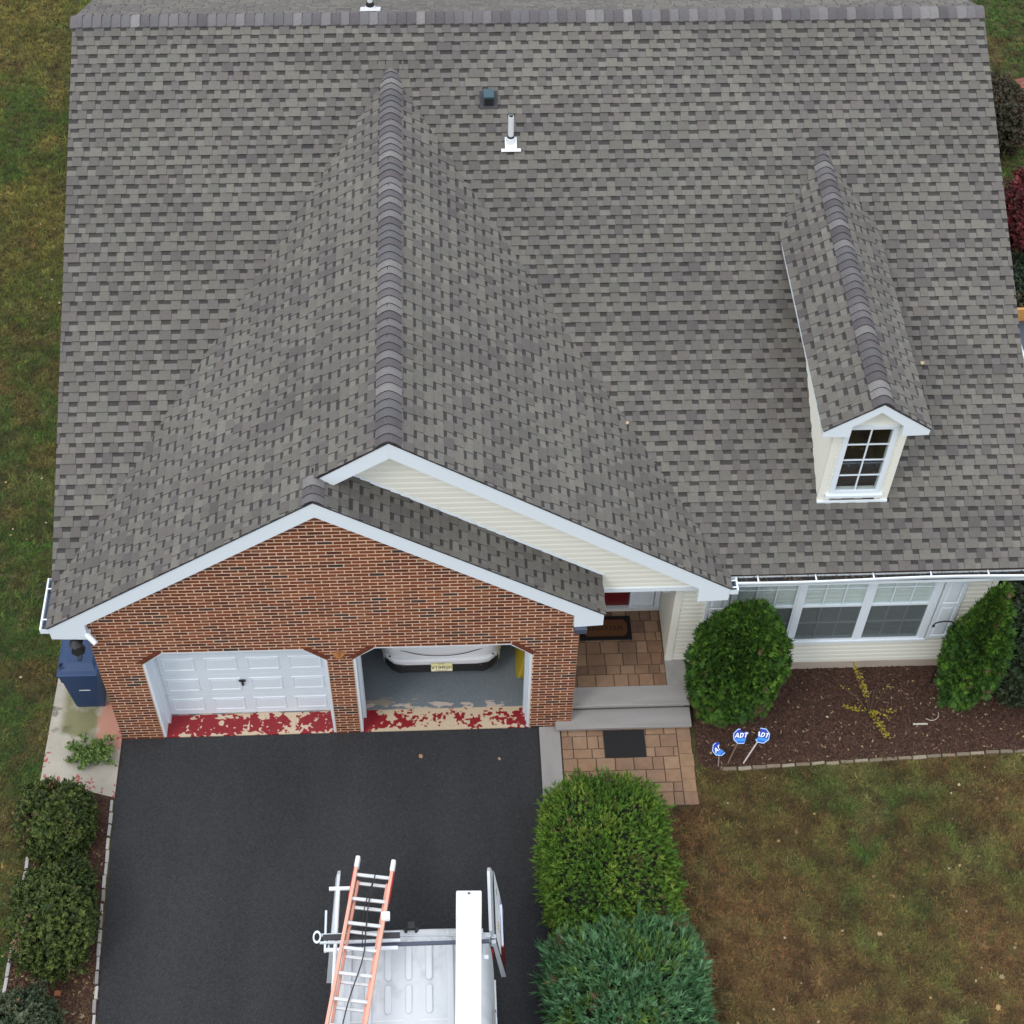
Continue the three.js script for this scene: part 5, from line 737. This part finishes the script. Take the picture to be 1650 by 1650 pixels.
  const lamp = part('brake_light', rbox(0.09, 0.07, 0.1, 0.012, 0, 2.1, -0.03), M.black, t); for (const s of [-1, 1]) part('wing', new GB().hex([[s * 0.045, 2.06, -0.03], [s * 0.1, 2.06, 0.0], [s * 0.085, 2.06, 0.06], [s * 0.045, 2.06, 0.06], [s * 0.045, 2.12, -0.02], [s * 0.09, 2.1, 0.01], [s * 0.075, 2.1, 0.055], [s * 0.045, 2.12, 0.055]]).geo(), M.black, lamp);
  // rear doors, opened back beside the body; their faces lean in towards the top like the body
  const cv = document.createElement('canvas'); cv.width = 512; cv.height = 512; const x = cv.getContext('2d'); x.fillStyle = '#eef2f6'; x.fillRect(0, 0, 512, 512); x.fillStyle = '#23264a'; x.font = 'italic bold 84px serif'; x.save(); x.translate(300, 150); x.fillText('Ac', 60, 0); x.restore(); x.font = 'bold 34px sans-serif'; x.fillText('c o', 330, 215); x.strokeStyle = '#d99a2b'; x.lineWidth = 9; for (let k = 0; k < 6; k++) { x.beginPath(); x.arc(170 + 24 * Math.cos(k * 1.05), 165 + 26 * Math.sin(k * 1.05), 13, 0, 6.3); x.stroke(); } const gr = x.createLinearGradient(0, 512, 512, 260); gr.addColorStop(0, '#4a0d14'); gr.addColorStop(0.35, '#7c1a22'); gr.addColorStop(0.5, '#2b2a66'); gr.addColorStop(0.8, '#8b93c9'); gr.addColorStop(1, '#c9d0ee'); x.fillStyle = gr; x.beginPath(); x.moveTo(0, 512); x.lineTo(0, 250); x.quadraticCurveTo(240, 250, 512, 330); x.lineTo(512, 512); x.closePath(); x.fill();
  const tx = new THREE.CanvasTexture(cv); tx.colorSpace = THREE.SRGBColorSpace;
  for (const s of [-1, 1]) {
    const xs = s > 0 ? [1.13, 0.965] : [-1.1, -0.96], skew = s > 0 ? 0 : 0.07, L = s > 0 ? 0.92 : 0.94, P = (z, y, d) => [mix(xs[0], xs[1], (y - 0.5) / 1.45) + d * s + skew * (-z / L) * 0.9, y, z]; // y 0.5..1.95
    const out = [[0.0, 0.5], [-L, 0.5], [-L, 1.55], [-L + 0.06, 1.88], [-L + 0.14, 1.95], [0.0, 1.95]], g = new GB(), o2 = out.map(([z, y]) => P(z, y, 0.03 - 0.025 * sstep(1.5, 1.95, y))), i2 = out.map(([z, y]) => P(z, y, -0.03));
    for (let k = 1; k + 1 < 6; k++) { g.tri(o2[0], o2[k], o2[k + 1]); g.tri(i2[0], i2[k + 1], i2[k]); } for (let k = 0; k < 6; k++) g.quad(o2[k], i2[k], i2[(k + 1) % 6], o2[(k + 1) % 6]);
    const door = part('rear_door', g.geo(), M.vanWhite, t, s > 0 ? 'open right rear door with printed lettering' : undefined);
    const w = new GB(); w.quad(P(-0.14, 1.32, -0.034), P(-L + 0.16, 1.32, -0.034), P(-L + 0.18, 1.78, -0.034), P(-0.14, 1.78, -0.034)); part('door_window', w.geo(), M.carGlass, door);
    if (s > 0) { const gg = new THREE.BufferGeometry(), q = [P(-0.02, 0.52, 0.034), P(-L + 0.02, 0.52, 0.034), P(-L + 0.02, 1.72, 0.032), P(-0.02, 1.72, 0.032)]; gg.setAttribute('position', new THREE.Float32BufferAttribute([...q[0], ...q[1], ...q[2], ...q[0], ...q[2], ...q[3]], 3)); gg.setAttribute('uv', new THREE.Float32BufferAttribute([0, 0, 1, 0, 1, 1, 0, 0, 1, 1, 0, 1], 2)); gg.computeVertexNormals(); part('door_print', gg, new THREE.MeshStandardMaterial({ map: tx, roughness: 0.4, side: THREE.DoubleSide }), door); }
    part('tail_light', rbox(0.07, 0.42, 0.06, 0.015, s * 0.955, 1.15, -0.005), M.tailRed, t); part('side_moulding', box(s * 1.0 - 0.012, s * 1.0 + 0.014, 0.98, 1.04, 0.25, 3.6), M.vanWhite, t); part('rub_strip', box(s > 0 ? 1.105 : -1.13, s > 0 ? 1.13 : -1.105, 0.98, 1.03, -0.75, -0.2), M.trim, door);
    for (const z of [0.05, 0.12]) part('hinge', rbox(0.06, 0.1, 0.05, 0.01, s * 0.99, 1.72, z - 0.06), M.vanWhite, t);
  }
  // lettering ring on the right side panel
  const ring = new THREE.RingGeometry(0.115, 0.14, 40); ring.scale(1, 1.15, 1); ring.rotateY(Math.PI / 2); ring.rotateZ(0.11); ring.translate(0.992, 1.62, 1.0); part('side_print', ring, M.charcoal, t); const dot = new THREE.RingGeometry(0.02, 0.05, 24); dot.rotateY(Math.PI / 2); dot.rotateZ(0.11); for (const [y, z] of [[1.66, 1.3], [1.58, 1.3], [1.62, 1.45]]) part('side_print', dot.clone().translate(0.994, y, z), M.charcoal, t);
  wheels(t, 1.0, [0.95, 4.55], 0.36); for (const s of [-1, 1]) part('side_mirror', rbox(0.2, 0.3, 0.12, 0.04, s * 1.12, 1.35, 4.1), M.black, t);
  // ladder rack
  part('rack_crossbar', box(-0.95, 0.93, 2.3, 2.335, 0.27, 0.31), M.slate, t); part('rack_crossbar', box(-0.95, 0.93, 2.3, 2.335, 2.3, 2.34), M.slate, t);
  for (const z of [0.29, 2.32]) for (const s of [-1, 1]) part('rack_post', cyl(0.02, 0.02, [s * 0.86, 2.06, z], [s * 0.86, 2.3, z], 8), M.trim, t);
  part('rack_rail', cyl(0.024, 0.024, [-0.86, 2.36, -0.42], [-0.93, 2.36, 2.4], 10), M.trim, t); part('rack_arm', box(-0.97, -0.7, 2.36, 2.39, -0.43, -0.39), M.trim, t); part('rack_arm', box(-1.0, -0.15, 2.345, 2.37, 0.33, 0.37), M.trim, t);
  part('clamp_bar', box(-1.02, -0.12, 2.42, 2.46, 0.2, 0.26), M.charcoal, t); part('clamp_plate', box(-1.06, -0.12, 2.38, 2.415, 0.17, 0.195), M.trim, t); part('clamp_plate', box(-1.06, -0.12, 2.38, 2.415, 0.265, 0.285), M.trim, t); part('clamp_handle', new THREE.TorusGeometry(0.05, 0.012, 8, 20).scale(0.8, 1.3, 1).rotateX(Math.PI / 2).translate(-1.09, 2.44, 0.22), M.trim, t); part('clamp_hook', rbox(0.1, 0.07, 0.1, 0.012, -0.28, 2.64, 0.08), M.trim, t);
}
{ // conduit carrier box on the rack
  const t = thing('carrier_box', 'long white box fixed along the right side of the van roof', 'carrier box', [4.92, 2.35, 3.7]);
  const g = rbox(0.3, 0.22, 3.2, 0.012, 0, 0.11, 1.6); g.rotateY(-0.03); part('tube_body', autoUV(g), M.boxWhite, t); const d = rbox(0.304, 0.224, 0.3, 0.01, 0, 0.11, 0.16); d.rotateY(-0.03); part('end_door', autoUV(d), M.boxWhite, t); for (const z of [0.35, 0.72]) { const b = box(-0.154, 0.154, 0.2225, 0.2245, z, z + 0.006); b.rotateY(-0.03); part('band_seam', b, M.trimDull, t); } part('latch', rbox(0.03, 0.012, 0.02, 0.003, 0, 0.228, 0.04), M.slate, t); part('bracket', rbox(0.06, 0.03, 0.05, 0.006, 0.18, -0.01, 0.74), M.trim, t);
}
{ // extension ladder, two nested sections
  const t = thing('extension_ladder', 'orange fibreglass extension ladder strapped on the van rack', 'ladder', [3.815, 2.5, 3.3]); t.rotation.y = -0.155; const L = 3.6;
  for (const s of [-1, 1]) { part('rail', merge(box(s * 0.215 - 0.018, s * 0.215 + 0.018, 0.06, 0.145, 0.1, L)), M.orange, t); part('rail', box(s * 0.175 - 0.014, s * 0.175 + 0.014, -0.02, 0.052, 0.25, L - 0.2), M.orange, t); const c = rbox(0.055, 0.11, 0.15, 0.018, s * 0.215, 0.105, 0.05); part('end_cap', c, M.pvc, t); part('red_guard', box(s * 0.24 - 0.004, s * 0.24 + 0.004, 0.05, 0.13, 0.12, 0.5), M.redPlastic, t); }
  for (let k = 0; k < 11; k++) { const z = 0.2 + k * 0.305; part('rung', rbox(0.4, 0.03, 0.042, 0.008, 0, 0.1, z), M.metal, t); part('rung', rbox(0.33, 0.03, 0.042, 0.008, 0, 0.015, z + 0.07), M.metal, t); }
  part('rope', tube([[0.03, 0.16, 0.2], [0.01, 0.15, 0.5], [0.03, 0.14, 0.85], [0.06, 0.15, 1.2], [-0.02, 0.15, 1.8], [-0.05, 0.15, 2.6]], 0.008, 40, 6), M.black, t); part('rope', tube([[0.03, 0.16, 0.2], [-0.03, 0.12, 0.6], [0.0, 0.1, 0.95], [0.03, 0.1, 1.1]], 0.006, 24, 6), M.black, t);
}

// ---------------------------------------------------------------- things beyond the right side of the house
{
  const p = struct('brick_patio', box(0, 1.3, -0.03, 0.03, 0, 0.9), joint, 'corner of a red brick patio in the back yard', 'patio'); p.position.set(16.68, 0, -15.1); p.rotation.y = 0.3; setSeed(97); const bm = [0.2, 0.24, 0.28].map((v) => std([v, v * 0.33, v * 0.24], 0.9)); for (let i = 0; i < 6; i++) for (let j = 0; j < 8; j++) part('brick', box(0.01 + i * 0.21, 0.21 + i * 0.21, 0, 0.04 + rr(-0.003, 0.003), 0.01 + j * 0.11, 0.11 + j * 0.11), pick(bm), p);
  const s = thing('garden_shed', 'grey shed roof with orange edge at the right picture border', 'shed', [14.75, 0, -6.3]);
  part('wall', box(-0.32, 1.3, 0, 1.18, -0.55, 0.9), M.trim, s); part('roof', new GB().hex([[-0.36, 1.18, 0.95], [1.4, 1.45, 0.95], [1.4, 1.45, -0.6], [-0.36, 1.18, -0.6], [-0.36, 1.22, 0.95], [1.4, 1.49, 0.95], [1.4, 1.49, -0.6], [-0.36, 1.22, -0.6]]).geo(), M.slate, s); part('ridge_strip', box(-0.38, 1.4, 1.2, 1.5, -0.66, -0.61), std([0.6, 0.3, 0.09], 0.6), s); part('edge_trim', box(-0.4, -0.365, 1.16, 1.235, -0.6, 0.95), M.trim, s);
}
renderer.render(scene, camera);
